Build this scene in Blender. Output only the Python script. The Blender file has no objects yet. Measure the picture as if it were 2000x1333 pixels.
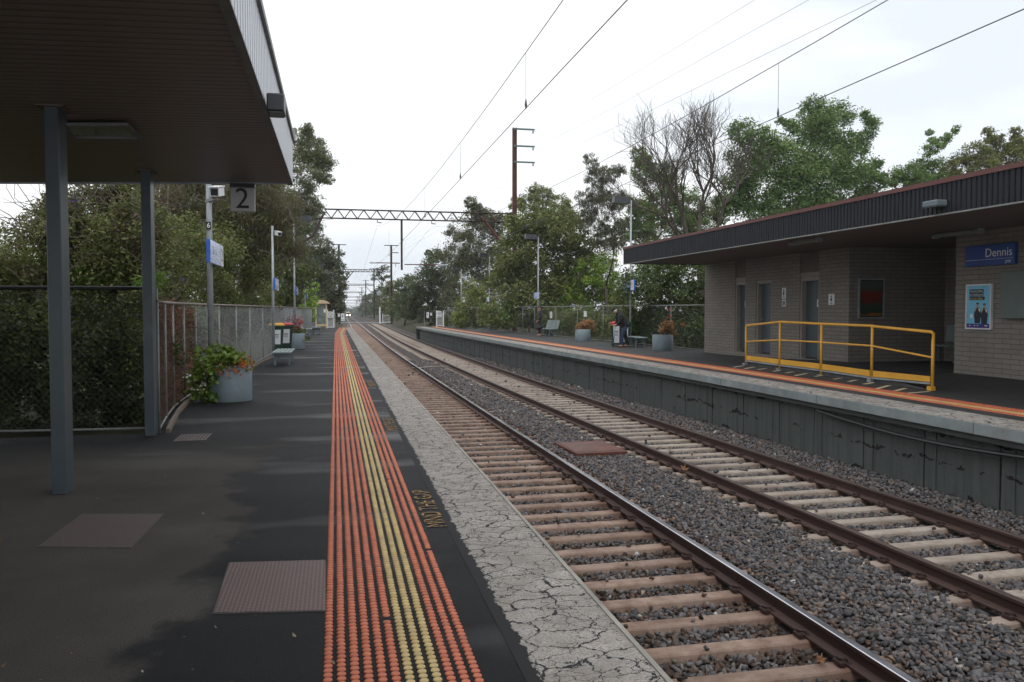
import bpy, math, random
import numpy as np
from mathutils import Vector, Matrix
random.seed(7); RNG = np.random.default_rng(7)
S = bpy.context.scene; C = S.collection; R = math.radians
# ------------------------------------------------------------------ camera survey (pixel of the 2000 px photo -> metres)
F = 1600.; CX, CY = 1000., 666.5
YAW = math.atan(344/F); PIT = math.atan(61.5/F); H = 1.45
def ray(x, y):
    u = (x-CX)/F; v = -(y-CY)/F
    fy = math.cos(PIT)+v*math.sin(PIT); fz = -math.sin(PIT)+v*math.cos(PIT)
    c, s = math.cos(YAW), math.sin(YAW)
    return (u*c+fy*s, -u*s+fy*c, fz)
def G(x, y, z=0.):
    r = ray(x, y); t = (z-H)/r[2]; return Vector((r[0]*t, r[1]*t, z))
def AX(x, y, X):
    r = ray(x, y); t = X/r[0]; return Vector((X, r[1]*t, H+r[2]*t))
def AY(x, y, Y):
    r = ray(x, y); t = Y/r[1]; return Vector((r[0]*t, Y, H+r[2]*t))
def interp(tab):
    xs = [a for a, b in tab]; ys = [b for a, b in tab]
    def f(x):
        if x <= xs[0]: return ys[0]
        if x >= xs[-1]: return ys[-1]+(x-xs[-1])*(ys[-1]-ys[-2])/(xs[-1]-xs[-2])
        i = max(k for k in range(len(xs)) if xs[k] <= x); i = min(i, len(xs)-2)
        def m(k):
            a, b = max(k-1, 0), min(k+1, len(xs)-1); return (ys[b]-ys[a])/(xs[b]-xs[a])
        h = xs[i+1]-xs[i]; t = (x-xs[i])/h
        return ((2*t**3-3*t*t+1)*ys[i]+(t**3-2*t*t+t)*h*m(i)+(-2*t**3+3*t*t)*ys[i+1]+(t**3-t*t)*h*m(i+1))
    return f
T1 = interp([(-10, 3.05), (4, 3.03), (17, 2.86), (35, 2.70), (50, 2.65), (65, 2.68), (100, 2.86), (160, 3.35), (250, 4.0), (330, 5.0), (420, 6.5), (640, 9.4)])
T2 = interp([(-10, 6.75), (5, 6.72), (12, 6.56), (20, 6.36), (30, 6.15), (45, 6.0), (60, 5.95), (80, 6.05), (105, 6.4), (160, 7.05), (250, 7.7), (330, 8.7), (420, 10.2), (640, 13.1)])
REDGE = interp([(-10, 8.3), (8, 8.27), (17, 8.2), (25, 7.95), (35, 7.7), (50, 7.3), (62, 7.05), (72, 6.9)])
LFENCE = interp([(10.1, -2.02), (12.6, -2.3), (15, -2.37), (17.4, -2.3), (21.6, -2.12), (27, -1.98), (35, -1.93), (48, -1.75), (70, -1.6)])
RFENCE = interp([(26.8, 13.0), (40.5, 12.15), (53, 11.4), (62, 10.6), (72, 9.6)])
def gz(y): return 0 if y < 200 else -1.4*((y-200)/230.)**1.4      # the line falls gently away
RT = -1.10                                                       # top of rail
# ------------------------------------------------------------------ mesh building
class MB:
    def __init__(s): s.v = []; s.f = []; s.m = []; s.cur = 0
    def add(s, vs, fs):
        b = len(s.v); s.v += [tuple(p) for p in vs]
        for f in fs: s.f.append(tuple(i+b for i in f)); s.m.append(s.cur)
        return s
    def box(s, x0, x1, y0, y1, z0, z1):
        return s.add([(x0,y0,z0),(x1,y0,z0),(x1,y1,z0),(x0,y1,z0),(x0,y0,z1),(x1,y0,z1),(x1,y1,z1),(x0,y1,z1)],
              [(0,3,2,1),(4,5,6,7),(0,1,5,4),(1,2,6,5),(2,3,7,6),(3,0,4,7)])
    def obox(s, c, size, rz=0, rx=0, ry=0):
        M = Matrix.Translation(c) @ Matrix.Rotation(rz,4,'Z') @ Matrix.Rotation(ry,4,'Y') @ Matrix.Rotation(rx,4,'X')
        a, b, d = size[0]/2, size[1]/2, size[2]/2
        P = [M @ Vector(p) for p in [(-a,-b,-d),(a,-b,-d),(a,b,-d),(-a,b,-d),(-a,-b,d),(a,-b,d),(a,b,d),(-a,b,d)]]
        return s.add(P, [(0,3,2,1),(4,5,6,7),(0,1,5,4),(1,2,6,5),(2,3,7,6),(3,0,4,7)])
    def bbox(s, x0, x1, y0, y1, z0, z1, b=.01):                  # box with chamfered edges
        P = []; idx = {}
        for k, z in enumerate((z0, z1)):
            for j, y in enumerate((y0, y1)):
                for i, x in enumerate((x0, x1)):
                    sx, sy, sz = (1,-1)[i], (1,-1)[j], (1,-1)[k]
                    for a in range(3):
                        q = [x+sx*b, y+sy*b, z+sz*b]; q[a] = (x, y, z)[a]
                        idx[i,j,k,a] = len(P); P.append(q)
        fs = []
        for a in range(3):
            u, w = (a+1) % 3, (a+2) % 3
            for e in (0, 1):
                def key(p, q, ax=a):
                    t = [0,0,0]; t[a] = e; t[u] = p; t[w] = q; return idx[t[0],t[1],t[2],ax]
                f = [key(0,0), key(1,0), key(1,1), key(0,1)]; fs.append(tuple(f) if e else tuple(f[::-1]))
        for a in range(3):
            u, w = (a+1) % 3, (a+2) % 3
            for p in (0, 1):
                for q in (0, 1):
                    def key(e, ax):
                        t = [0,0,0]; t[a] = e; t[u] = p; t[w] = q; return idx[t[0],t[1],t[2],ax]
                    fs.append((key(0,u), key(1,u), key(1,w), key(0,w)))
        for i in (0,1):
            for j in (0,1):
                for k in (0,1): fs.append((idx[i,j,k,0], idx[i,j,k,1], idx[i,j,k,2]))
        return s.add(P, fs)
    def tube(s, pts, r, n=8, cap=True):
        pts = [Vector(p) for p in pts]; N = len(pts)
        rs = r if isinstance(r, (list, tuple)) else [r]*N
        rings = []; up = None
        for i, p in enumerate(pts):
            t = (pts[min(i+1,N-1)]-pts[max(i-1,0)]); t = t.normalized() if t.length > 1e-9 else Vector((0,0,1))
            if up is None: up = Vector((0,0,1)) if abs(t.z) < .9 else Vector((1,0,0))
            a = t.cross(up); a = a.normalized() if a.length > 1e-6 else t.orthogonal().normalized()
            b = t.cross(a).normalized(); up = -b if False else up
            rings.append([p+a*(math.cos(k*2*math.pi/n)*rs[i])+b*(math.sin(k*2*math.pi/n)*rs[i]) for k in range(n)])
        V = [q for rg in rings for q in rg]; fs = []
        for i in range(N-1):
            for k in range(n):
                k2 = (k+1) % n; fs.append((i*n+k, i*n+k2, (i+1)*n+k2, (i+1)*n+k))
        if cap: fs.append(tuple(range(n))[::-1]); fs.append(tuple((N-1)*n+k for k in range(n)))
        return s.add(V, fs)
    def lathe(s, prof, c=(0,0,0), n=24, cap=True):
        V = []; fs = []
        for r, z in prof:
            for k in range(n):
                a = 2*math.pi*k/n; V.append((c[0]+r*math.cos(a), c[1]+r*math.sin(a), c[2]+z))
        for i in range(len(prof)-1):
            for k in range(n):
                k2 = (k+1) % n; fs.append((i*n+k, i*n+k2, (i+1)*n+k2, (i+1)*n+k))
        if cap: fs.append(tuple(range(n))[::-1]); fs.append(tuple((len(prof)-1)*n+k for k in range(n)))
        return s.add(V, fs)
    def quad(s, a, b, c, d): return s.add([a,b,c,d], [(0,1,2,3)])
    def plate(s, pts, ext):                                       # flat polygon given thickness along ext
        n = len(pts); P = [Vector(p) for p in pts]; Q = [p+Vector(ext) for p in P]
        return s.add(P+Q, [tuple(range(n))[::-1], tuple(range(n, 2*n))]+[(i, (i+1) % n, n+(i+1) % n, n+i) for i in range(n)])
    def sweep(s, prof, path, closed=True):                        # prof (dx,dz); path of (x,y,z) going mainly along Y
        n = len(prof); V = []; fs = []
        for i, p in enumerate(path):
            a = Vector(path[max(i-1,0)]); b = Vector(path[min(i+1,len(path)-1)]); t = (b-a); t.z = 0; t.normalize()
            side = Vector((t.y, -t.x, 0))
            for dx, dz in prof: V.append(Vector(p)+side*dx+Vector((0,0,dz)))
        for i in range(len(path)-1):
            for k in range(n if closed else n-1):
                k2 = (k+1) % n; fs.append((i*n+k, (i+1)*n+k, (i+1)*n+k2, i*n+k2))
        if closed: fs.append(tuple(range(n))); fs.append(tuple((len(path)-1)*n+k for k in range(n))[::-1])
        return s.add(V, fs)
    def build(s, name, mats, parent=None, smooth=False):
        o = Vector((0,0,0)); p = parent
        while p is not None: o += p.location; p = p.parent
        me = bpy.data.meshes.new(name)
        me.from_pydata([(a-o.x, b-o.y, c-o.z) for a,b,c in s.v], [], s.f)
        if not isinstance(mats, (list, tuple)): mats = [mats]
        for m in mats: me.materials.append(m)
        if len(mats) > 1: me.polygons.foreach_set('material_index', s.m)
        if smooth: me.polygons.foreach_set('use_smooth', [True]*len(s.f))
        me.update()
        ob = bpy.data.objects.new(name, me); C.objects.link(ob); ob.parent = parent
        return ob
def fast(name, V, Q, mat, parent=None, attr=None, smooth=False):  # big numpy mesh: V (n,3), Q (m,k)
    o = Vector((0,0,0)); p = parent
    while p is not None: o += p.location; p = p.parent
    V = np.asarray(V, dtype=np.float32)-np.array(o, dtype=np.float32)
    m, k = Q.shape; me = bpy.data.meshes.new(name)
    me.vertices.add(len(V)); me.vertices.foreach_set('co', V.ravel())
    me.loops.add(m*k); me.loops.foreach_set('vertex_index', np.ascontiguousarray(Q, dtype=np.int32).ravel())
    me.polygons.add(m); me.polygons.foreach_set('loop_start', np.arange(0, m*k, k, dtype=np.int32))
    me.polygons.foreach_set('loop_total', np.full(m, k, dtype=np.int32))
    if smooth: me.polygons.foreach_set('use_smooth', np.ones(m, dtype=bool))
    me.update(calc_edges=True); me.validate()
    if attr is not None:
        a = me.attributes.new('lv', 'FLOAT', 'FACE'); a.data.foreach_set('value', attr.astype(np.float32))
    me.materials.append(mat)
    ob = bpy.data.objects.new(name, me); C.objects.link(ob); ob.parent = parent
    return ob
def tag(o, label, cat, group=None, kind=None):
    if label: o['label'] = label
    if cat: o['category'] = cat
    if group: o['group'] = group
    if kind: o['kind'] = kind
    return o
def thing(name, label, cat, loc=(0,0,0), group=None):
    o = bpy.data.objects.new(name, None); C.objects.link(o); o.location = loc; o.empty_display_size = .2
    return tag(o, label, cat, group)
def copy_tree(o, parent=None):
    c = o.copy(); C.objects.link(c); c.parent = parent
    for ch in list(o.children): copy_tree(ch, c)
    return c
def dup(o, loc, rz=0, label=None, sc=None):
    c = copy_tree(o); c.location = loc; c.rotation_euler = (0,0,rz)
    if label: c['label'] = label
    if sc: c.scale = sc
    return c
def text(name, body, size, mat, M, parent=None, align='CENTER', ext=.001, sx=1.0):
    cu = bpy.data.curves.new(name, 'FONT'); cu.body = body; cu.size = size; cu.align_x = align; cu.align_y = 'CENTER'; cu.extrude = ext; cu.resolution_u = 3
    cu.materials.append(mat)
    tmp = bpy.data.objects.new('tmp', cu); C.objects.link(tmp); dg = bpy.context.evaluated_depsgraph_get()
    me = bpy.data.meshes.new_from_object(tmp.evaluated_get(dg)); bpy.data.objects.remove(tmp); bpy.data.curves.remove(cu); me.name = name
    off = Vector((0,0,0)); p = parent
    while p is not None: off += p.location; p = p.parent
    me.transform(Matrix.Translation(-off) @ M @ Matrix.Diagonal((sx,1,1,1)))
    o = bpy.data.objects.new(name, me); C.objects.link(o); o.parent = parent
    return o
# orientation matrices for flat lettering: facing -X, facing -Y, lying on the floor
def MX(x, y, z): return Matrix.Translation((x,y,z)) @ Matrix(((0,0,-1,0),(-1,0,0,0),(0,1,0,0),(0,0,0,1)))
def MY(x, y, z): return Matrix.Translation((x,y,z)) @ Matrix(((1,0,0,0),(0,0,-1,0),(0,1,0,0),(0,0,0,1)))
# ------------------------------------------------------------------ materials
class NT:
    def __init__(s, name):
        s.m = bpy.data.materials.new(name); s.m.use_nodes = True; s.t = s.m.node_tree; s.n = s.t.nodes
        s.b = s.n['Principled BSDF']; s.out = s.n['Material Output']
    def node(s, typ, **kw):
        nd = s.n.new(typ)
        for k, v in kw.items(): setattr(nd, k, v)
        return nd
    def link(s, a, b): s.t.links.new(a, b)
    def val(s, sock, v):
        if hasattr(v, 'is_output') or hasattr(v, 'links'): s.link(v, sock)
        else: sock.default_value = v
    def coord(s, kind='Object', scale=None):
        c = s.node('ShaderNodeTexCoord').outputs[kind]
        if scale:
            mp = s.node('ShaderNodeMapping'); mp.inputs['Scale'].default_value = scale; s.link(c, mp.inputs[0]); c = mp.outputs[0]
        return c
    def noise(s, vec, sc, det=3, rough=.55, dist=0):
        nd = s.node('ShaderNodeTexNoise'); nd.inputs['Scale'].default_value = sc; nd.inputs['Detail'].default_value = det
        nd.inputs['Roughness'].default_value = rough; nd.inputs['Distortion'].default_value = dist; s.link(vec, nd.inputs['Vector']); return nd.outputs['Fac']
    def voro(s, vec, sc, feat='F1', rnd=1, dim='3D'):
        nd = s.node('ShaderNodeTexVoronoi', feature=feat, voronoi_dimensions=dim); nd.inputs['Scale'].default_value = sc; nd.inputs['Randomness'].default_value = rnd
        s.link(vec, nd.inputs['Vector']); return nd
    def ramp(s, f, stops, interp='LINEAR'):
        nd = s.node('ShaderNodeValToRGB'); e = nd.color_ramp.elements; nd.color_ramp.interpolation = interp
        while len(e) < len(stops): e.new(.5)
        for el, (p, c) in zip(e, stops): el.position = p; el.color = (c, c, c, 1) if not isinstance(c, (tuple, list)) else tuple(c)+(1,)
        s.link(f, nd.inputs[0]); return nd.outputs[0]
    def mix(s, f, a, b, mode='MIX'):
        nd = s.node('ShaderNodeMix', data_type='RGBA', blend_type=mode)
        s.val(nd.inputs[0], f); 
        for sk, v in ((nd.inputs[6], a), (nd.inputs[7], b)):
            if isinstance(v, (tuple, list)): sk.default_value = tuple(v)+(1,)
            else: s.link(v, sk)
        return nd.outputs[2]
    def math(s, op, a, b=0, clamp=False):
        nd = s.node('ShaderNodeMath', operation=op, use_clamp=clamp); s.val(nd.inputs[0], a); s.val(nd.inputs[1], b); return nd.outputs[0]
    def sep(s, vec):
        nd = s.node('ShaderNodeSeparateXYZ'); s.link(vec, nd.inputs[0]); return nd.outputs
    def comb(s, x, y, z=0):
        nd = s.node('ShaderNodeCombineXYZ')
        for i, v in enumerate((x, y, z)): s.val(nd.inputs[i], v)
        return nd.outputs[0]
    def bump(s, h, strength=.3, dist=.01):
        nd = s.node('ShaderNodeBump'); nd.inputs['Strength'].default_value = strength; nd.inputs['Distance'].default_value = dist
        s.link(h, nd.inputs['Height']); s.link(nd.outputs[0], s.b.inputs['Normal']); return nd
    def fin(s, col, rough=.7, metal=0, spec=.5):
        if isinstance(col, (tuple, list)): s.b.inputs['Base Color'].default_value = tuple(col)+(1,)
        else: s.link(col, s.b.inputs['Base Color'])
        s.val(s.b.inputs['Roughness'], rough); s.b.inputs['Metallic'].default_value = metal; s.val(s.b.inputs['Specular IOR Level'], spec)
        return s.m
def plain(name, col, rough=.6, var=.25, sc=6, metal=0, bump=0, spec=.5, dirt=None):
    k = NT(name); c = k.coord(); n = k.noise(c, sc, 5, .6)
    lo = tuple(x*(1-var) for x in col); hi = tuple(min(1, x*(1+var)) for x in col)
    cc = k.ramp(n, [(.3, lo), (.7, hi)])
    if dirt:
        d = k.ramp(k.noise(c, sc*.45, 6, .7), [(.55, 0.), (.72, 1.)]); cc = k.mix(k.math('MULTIPLY', d, dirt[1]), cc, dirt[0])
    if bump: k.bump(k.noise(c, sc*12, 4), bump, .004)
    rr = k.math('ADD', k.math('MULTIPLY', n, .2), rough-.1)
    return k.fin(cc, rr, metal, spec)
def emit(name, col, st):
    k = NT(name); k.b.inputs['Emission Color'].default_value = tuple(col)+(1,); k.b.inputs['Emission Strength'].default_value = st
    return k.fin(col, .4)
M = {}
M['grey_steel'] = plain('grey_painted_steel', (.115,.15,.17), .42, .15, 3, dirt=((.2,.16,.12), .25))
M['post_blue'] = plain('blue_grey_post_paint', (.058,.078,.09), .35, .15, 2.5, dirt=((.22,.2,.18), .3))
M['galv'] = plain('galvanised_steel', (.33,.36,.38), .45, .22, 5, metal=.35)
M['galv_dark'] = plain('weathered_galvanised_steel', (.22,.23,.22), .55, .25, 6, metal=.25)
M['wire'] = plain('zinc_wire', (.42,.44,.45), .45, .2, 8, metal=.4)
M['wire_brown'] = plain('rusted_fence_wire', (.13,.065,.05), .8, .3, 6); M['wire_dark'] = plain('weathered_fence_wire', (.11,.125,.105), .6, .25, 6, metal=.2)
M['rail_brown'] = plain('fence_top_pipe_rust', (.17,.13,.11), .6, .3, 4, dirt=((.25,.25,.25), .5))
M['white'] = plain('white_paint', (.72,.74,.75), .4, .08, 4)
M['black'] = plain('black_paint', (.015,.016,.018), .4, .3, 4)
M['dark_box'] = plain('dark_lamp_housing', (.03,.035,.042), .4, .2, 5)
M['lens'] = plain('lamp_glass', (.20,.22,.21), .12, .2, 30)
M['blue'] = plain('sign_blue', (.03,.12,.50), .22, .1, 5); M['blue'].node_tree.nodes['Principled BSDF'].inputs['Coat Weight'].default_value = 1; M['blue'].node_tree.nodes['Principled BSDF'].inputs['Coat Roughness'].default_value = .15
M['dennis_blue'] = plain('station_sign_blue', (.025,.075,.30), .35, .1, 5)
M['white_txt'] = plain('white_lettering', (.8,.8,.8), .5, .03, 5)
M['black_txt'] = plain('black_lettering', (.012,.012,.013), .5, .1, 5)
M['yellow'] = plain('yellow_rail_paint', (.74,.38,.045), .38, .1, 3, dirt=((.45,.22,.04), .35))
M['kerb'] = plain('dark_kerb_concrete', (.085,.083,.082), .85, .3, 4, bump=.3)
M['rust'] = plain('rusted_steel', (.105,.034,.022), .7, .35, 3, bump=.15)
M['rust_dark'] = plain('dark_rusted_steel', (.045,.022,.018), .7, .3, 3)
M['green_arm'] = plain('green_grey_crossarm', (.09,.15,.14), .5, .2, 4)
M['bin_green'] = plain('dark_green_bin_plastic', (.018,.045,.03), .38, .15, 3)
M['lid_yellow'] = plain('yellow_lid_plastic', (.75,.42,.03), .35, .1, 4)
M['lid_red'] = plain('red_lid_plastic', (.55,.03,.04), .35, .1, 4)
M['planter'] = plain('pale_blue_planter_paint', (.20,.255,.285), .6, .12, 4, dirt=((.12,.13,.13), .4))
M['soil'] = plain('planter_soil', (.03,.022,.016), .95, .4, 20)
M['bench'] = plain('bench_grey_green_paint', (.235,.29,.285), .42, .12, 5)
M['bench_leg'] = plain('bench_leg_steel', (.115,.15,.16), .45, .15, 5)
M['cream'] = plain('cream_shelter_paint', (.60,.47,.30), .5, .1, 3)
M['glass'] = plain('grimy_shelter_glass', (.16,.20,.195), .15, .35, 3)
M['insul'] = plain('pale_insulator', (.42,.46,.46), .3, .1, 5)
M['cable'] = plain('overhead_wire_metal', (.10,.105,.115), .5, .15, 5, metal=.3)
M['skin'] = plain('skin', (.42,.20,.13), .55, .1, 20)
M['skin_pale'] = plain('pale_skin', (.55,.31,.23), .55, .1, 20)
M['hair'] = plain('dark_hair', (.015,.011,.009), .6, .2, 30)
M['hair_white'] = plain('white_hair', (.6,.59,.57), .7, .1, 30)
M['jacket'] = plain('black_jacket_cloth', (.012,.012,.014), .85, .25, 12)
M['navy'] = plain('navy_sleeve_cloth', (.015,.017,.034), .85, .25, 12)
M['vest'] = plain('brown_vest_cloth', (.07,.052,.036), .85, .25, 12)
M['scarf'] = plain('red_scarf_cloth', (.20,.05,.035), .85, .25, 12)
M['trouser'] = plain('black_trouser_cloth', (.013,.013,.014), .85, .25, 12)
M['jeans'] = plain('blue_jeans_cloth', (.018,.035,.075), .85, .25, 12)
M['bag'] = plain('black_bag_cloth', (.018,.016,.018), .8, .3, 10)
M['boot'] = plain('tan_boot_leather', (.40,.22,.11), .6, .15, 15)
M['shoe'] = plain('brown_shoe_leather', (.13,.055,.038), .5, .15, 15)
M['cane'] = plain('blue_cane_paint', (.03,.08,.22), .4, .1, 5)
M['red_cloth'] = plain('red_glove_cloth', (.5,.05,.06), .8, .1, 5)
M['grating'] = plain('rusty_drain_grating', (.15,.11,.105), .7, .25, 8)
M['leaf_litter'] = plain('dry_fallen_leaf', (.22,.11,.05), .8, .3, 20)
M['cabinet'] = plain('green_grey_cabinet', (.12,.155,.145), .45, .1, 4)
M['frame'] = plain('door_frame_paint', (.30,.265,.235), .6, .12, 4)
M['door'] = plain('blue_grey_door_paint', (.065,.09,.105), .42, .1, 3)
M['transom'] = plain('brown_transom_panel', (.14,.11,.092), .65, .12, 3)
M['trim_red'] = plain('red_roof_trim', (.115,.036,.031), .5, .15, 3)
M['sign_grey'] = plain('grey_sign_face', (.42,.42,.41), .45, .06, 3)
M['poster_blue'] = plain('poster_sky_blue', (.20,.56,.78), .3, .06, 3)
M['poster_navy'] = plain('poster_purple', (.055,.04,.22), .3, .08, 3)
M['uniform'] = plain('poster_navy_uniform', (.012,.014,.03), .4, .2, 8)
M['face_print'] = plain('poster_face_print', (.5,.3,.2), .4, .1, 8)
M['hivis'] = plain('poster_yellow_print', (.75,.62,.15), .4, .05, 8)
M['road'] = plain('crossing_asphalt', (.15,.155,.16), .8, .2, 2)
M['train_cream'] = plain('train_front_paint', (.55,.42,.22), .4, .1, 2)
M['train_dark'] = plain('train_window', (.02,.022,.026), .1, .1, 2)
M['head'] = emit('lit_headlight', (1,.9,.88), 6)
def stud_mat(name, a, b, d):
    k = NT(name); g = k.node('ShaderNodeNewGeometry').outputs['Random Per Island']; c = k.coord(); col = k.mix(g, a, b); n = k.noise(c, 2.2, 5, .65); col = k.mix(k.ramp(n, [(.45, 0.), (.75, .65)]), col, d)
    col = k.mix(k.ramp(g, [(.93, 0.), (.97, .6)]), col, d); col = k.mix(k.ramp(k.noise(c, 160, 4, .7), [(.5, 0.), (.7, .5)]), col, d); return k.fin(col, .52, 0, .35)
M['stud_o'] = stud_mat('orange_tactile_stud', (.44,.105,.045), (.56,.15,.068), (.27,.085,.05)); M['stud_y'] = stud_mat('yellow_tactile_stud', (.46,.32,.115), (.56,.42,.17), (.27,.21,.12))
M['bark'] = plain('grey_brown_bark', (.075,.058,.045), .9, .35, 4, bump=.4)
M['bark_pale'] = plain('pale_gum_bark', (.28,.25,.21), .85, .3, 3)
M['twig'] = plain('dry_twig', (.13,.105,.085), .9, .3, 4)
M['path_paint'] = plain('worn_cream_line_paint', (.55,.47,.33), .75, .25, 9)
M['gold_txt'] = None

def asphalt():
    k = NT('platform_asphalt'); c = k.coord(); x, y, z = k.sep(c)
    edge = k.noise(c, .55, 6, .62, .3); e2 = k.noise(c, 2.6, 5, .65)
    # rain-wet in front of the canopy drip line, dry below the roof
    fx = k.math('ADD', k.math('ADD', x, k.math('MULTIPLY', k.math('SUBTRACT', edge, .5), 2.6)), k.math('MULTIPLY', k.math('SUBTRACT', e2, .5), .7))
    fy = k.math('MULTIPLY', k.math('SUBTRACT', y, 8.6), 1.6)
    wet = k.math('MAXIMUM', k.math('MULTIPLY', k.math('ADD', fx, .82), 5., True), k.math('MULTIPLY', k.math('ADD', fy, k.math('MULTIPLY', e2, 1.2)), .5, True), True)
    patch = k.noise(c, .8, 4, .6); agg = k.ramp(k.noise(c, 140, 4, .7), [(.36, 0.), (.66, 1.)])
    band = k.noise(k.coord('Object', (.25, 1.3, 1)), .7, 4, .55)
    dry = k.mix(agg, (.052,.046,.042), (.15,.136,.124)); dry = k.mix(k.ramp(patch, [(.35, 0.), (.7, 1.)]), dry, (.066,.059,.053))
    we = k.mix(agg, (.003,.003,.0036), (.0185,.0187,.021)); we = k.mix(k.ramp(band, [(.42, 0.), (.62, .75)]), we, (.021,.021,.0235))
    col = k.mix(wet, dry, we)
    sp = k.voro(c, 14); spk = k.math('MULTIPLY', k.math('LESS_THAN', sp.outputs['Distance'], .07), k.math('GREATER_THAN', k.sep(sp.outputs['Color'])[0], .93))
    col = k.mix(k.math('MULTIPLY', spk, .6), col, (.22,.2,.17))
    pud = k.ramp(k.noise(k.coord('Object', (.45, 1.1, 1)), .75, 3, .5), [(.54, 0.), (.68, 1.)])
    wr = k.math('SUBTRACT', .60, k.math('MULTIPLY', pud, .27))
    rough = k.math('ADD', k.math('MULTIPLY', wet, k.math('SUBTRACT', wr, .92)), .92)
    k.bump(k.math('ADD', agg, k.math('MULTIPLY', k.noise(c, 35, 3), .6)), .7, .006)
    return k.fin(col, rough, 0, k.math('SUBTRACT', .34, k.math('MULTIPLY', k.math('SUBTRACT', 1., pud), .2)))
M['asphalt'] = asphalt()
def asphalt2():
    k = NT('far_platform_asphalt'); c = k.coord(); agg = k.noise(c, 70, 3); p = k.noise(c, .6, 5, .6)
    col = k.mix(agg, (.030,.029,.029), (.052,.05,.05)); col = k.mix(k.ramp(p, [(.4, 0.), (.65, .7)]), col, (.026,.026,.028))
    k.bump(agg, .3, .004); return k.fin(col, k.ramp(p, [(.3, .85), (.7, .6)]), 0, .4)
M['asphalt_far'] = asphalt2()
def white_band(name, edgefn, base, sc):
    k = NT(name); c = k.coord(); x, y, z = k.sep(c)
    w = k.noise(c, 3.5, 5, .65); warp = k.comb(k.math('ADD', x, k.math('MULTIPLY', k.noise(c, 7, 5, .65), .15)), k.math('ADD', y, k.math('MULTIPLY', k.noise(c, 6, 5, .65), .18)), 0)
    mp = k.node('ShaderNodeMapping'); mp.inputs['Scale'].default_value = (sc*.62, sc, 1); k.link(warp, mp.inputs[0])
    cr = k.voro(mp.outputs[0], 1., 'DISTANCE_TO_EDGE', 1, '2D').outputs[0]
    cr2 = k.voro(mp.outputs[0], 2.7, 'DISTANCE_TO_EDGE', 1, '2D').outputs[0]
    thick = k.math('MULTIPLY', k.ramp(k.noise(c, 3.2, 4), [(.38, .0), (.76, 1.)]), .04)
    crack = k.math('LESS_THAN', cr, k.math('ADD', thick, .012))
    crack2 = k.math('MULTIPLY', k.math('LESS_THAN', cr2, .03), k.math('GREATER_THAN', k.noise(c, 4.1, 3), .5))
    fine = k.noise(c, 75, 6, .8); fleck = k.ramp(fine, [(.47, 0.), (.60, 1.)])
    big = k.noise(c, 1.6, 5, .7)
    paint = k.mix(k.ramp(big, [(.3, 0.), (.72, 1.)]), tuple(b*.62 for b in base), base)
    paint = k.mix(k.math('MULTIPLY', fleck, .75), paint, (.085,.08,.075))
    paint = k.mix(k.ramp(k.noise(c, 6, 6, .75), [(.42, 0.), (.66, .8)]), paint, (.20,.176,.152))
    dark = k.math('MAXIMUM', crack, crack2, True)
    if edgefn is not None:                                        # worn inner edge of the painted strip
        d = k.math('SUBTRACT', x, k.math('ADD', edgefn, k.math('MULTIPLY', k.math('SUBTRACT', k.noise(c, 9, 6, .75), .5), .13)))
        d = k.math('ADD', d, k.math('MULTIPLY', k.math('SUBTRACT', k.noise(c, 1.1, 3), .5), .05))
        dark = k.math('MAXIMUM', dark, k.math('LESS_THAN', d, 0.), True)
    col = k.mix(dark, paint, k.mix(k.noise(c, 150, 3, .6), (.004,.004,.005), (.021,.021,.024)))
    h = k.math('SUBTRACT', k.math('MULTIPLY', fine, .25), dark); k.bump(h, .5, .006)
    return k.fin(col, .8, 0, .3)
M['band_near'] = white_band('cracked_white_edge_paint', .775, (.47,.43,.395), 7.0)
M['band_far'] = white_band('cracked_pale_edge_paint', None, (.50,.465,.43), 4.2)
def sleeper_mat(name, a, b, stain):
    k = NT(name); c = k.coord(); oi = k.node('ShaderNodeObjectInfo').outputs['Random']; cs = k.node('ShaderNodeVectorMath', operation='ADD'); k.link(c, cs.inputs[0]); k.link(k.comb(k.math('MULTIPLY', oi, 37.), k.math('MULTIPLY', oi, 91.)), cs.inputs[1]); c0 = c; c = cs.outputs[0]
    n = k.noise(c, 2.2, 6, .72); f = k.noise(c, 45, 4)
    col = k.mix(k.ramp(n, [(.36, 0.), (.62, 1.)]), a, b); col = k.mix(k.ramp(k.noise(c, 9, 5, .7), [(.52, 0.), (.7, .55)]), col, stain); col = k.mix(k.math('MULTIPLY', oi, .3), col, tuple(v*.55 for v in a)); col = k.mix(k.math('MULTIPLY', f, .3), col, tuple(v*.5 for v in a))
    x = k.sep(c0)[0]; rz = k.math('SUBTRACT', 1., k.math('MULTIPLY', k.math('ABSOLUTE', k.math('SUBTRACT', k.math('ABSOLUTE', x), .835)), 3.2, True))
    st = k.math('MULTIPLY', rz, k.ramp(k.noise(c, 5, 4), [(.3, .35), (.65, 1.)])); col = k.mix(k.math('MULTIPLY', st, .85), col, stain)
    k.bump(f, .25, .004); return k.fin(col, .88, 0, .25)
M['sleeper_rusty'] = sleeper_mat('rust_stained_sleeper_concrete', (.21,.14,.105), (.40,.295,.24), (.14,.06,.038))
M['sleeper_pale'] = sleeper_mat('pale_sleeper_concrete', (.33,.27,.225), (.48,.42,.36), (.17,.09,.058))
def rail_mat(name, col, rough, metal): 
    k = NT(name); c = k.coord(); n = k.noise(k.coord('Object', (1,.12,1)), 9, 4, .6)
    return k.fin(k.ramp(n, [(.3, tuple(v*.75 for v in col)), (.7, tuple(v*1.2 for v in col))]), k.math('ADD', k.math('MULTIPLY', n, .12), rough), metal)
M['rail_side'] = rail_mat('rail_rust_side', (.060,.030,.024), .62, 0)
M['rail_shiny'] = rail_mat('rail_polished_head', (.62,.62,.66), .14, 1)
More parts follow.
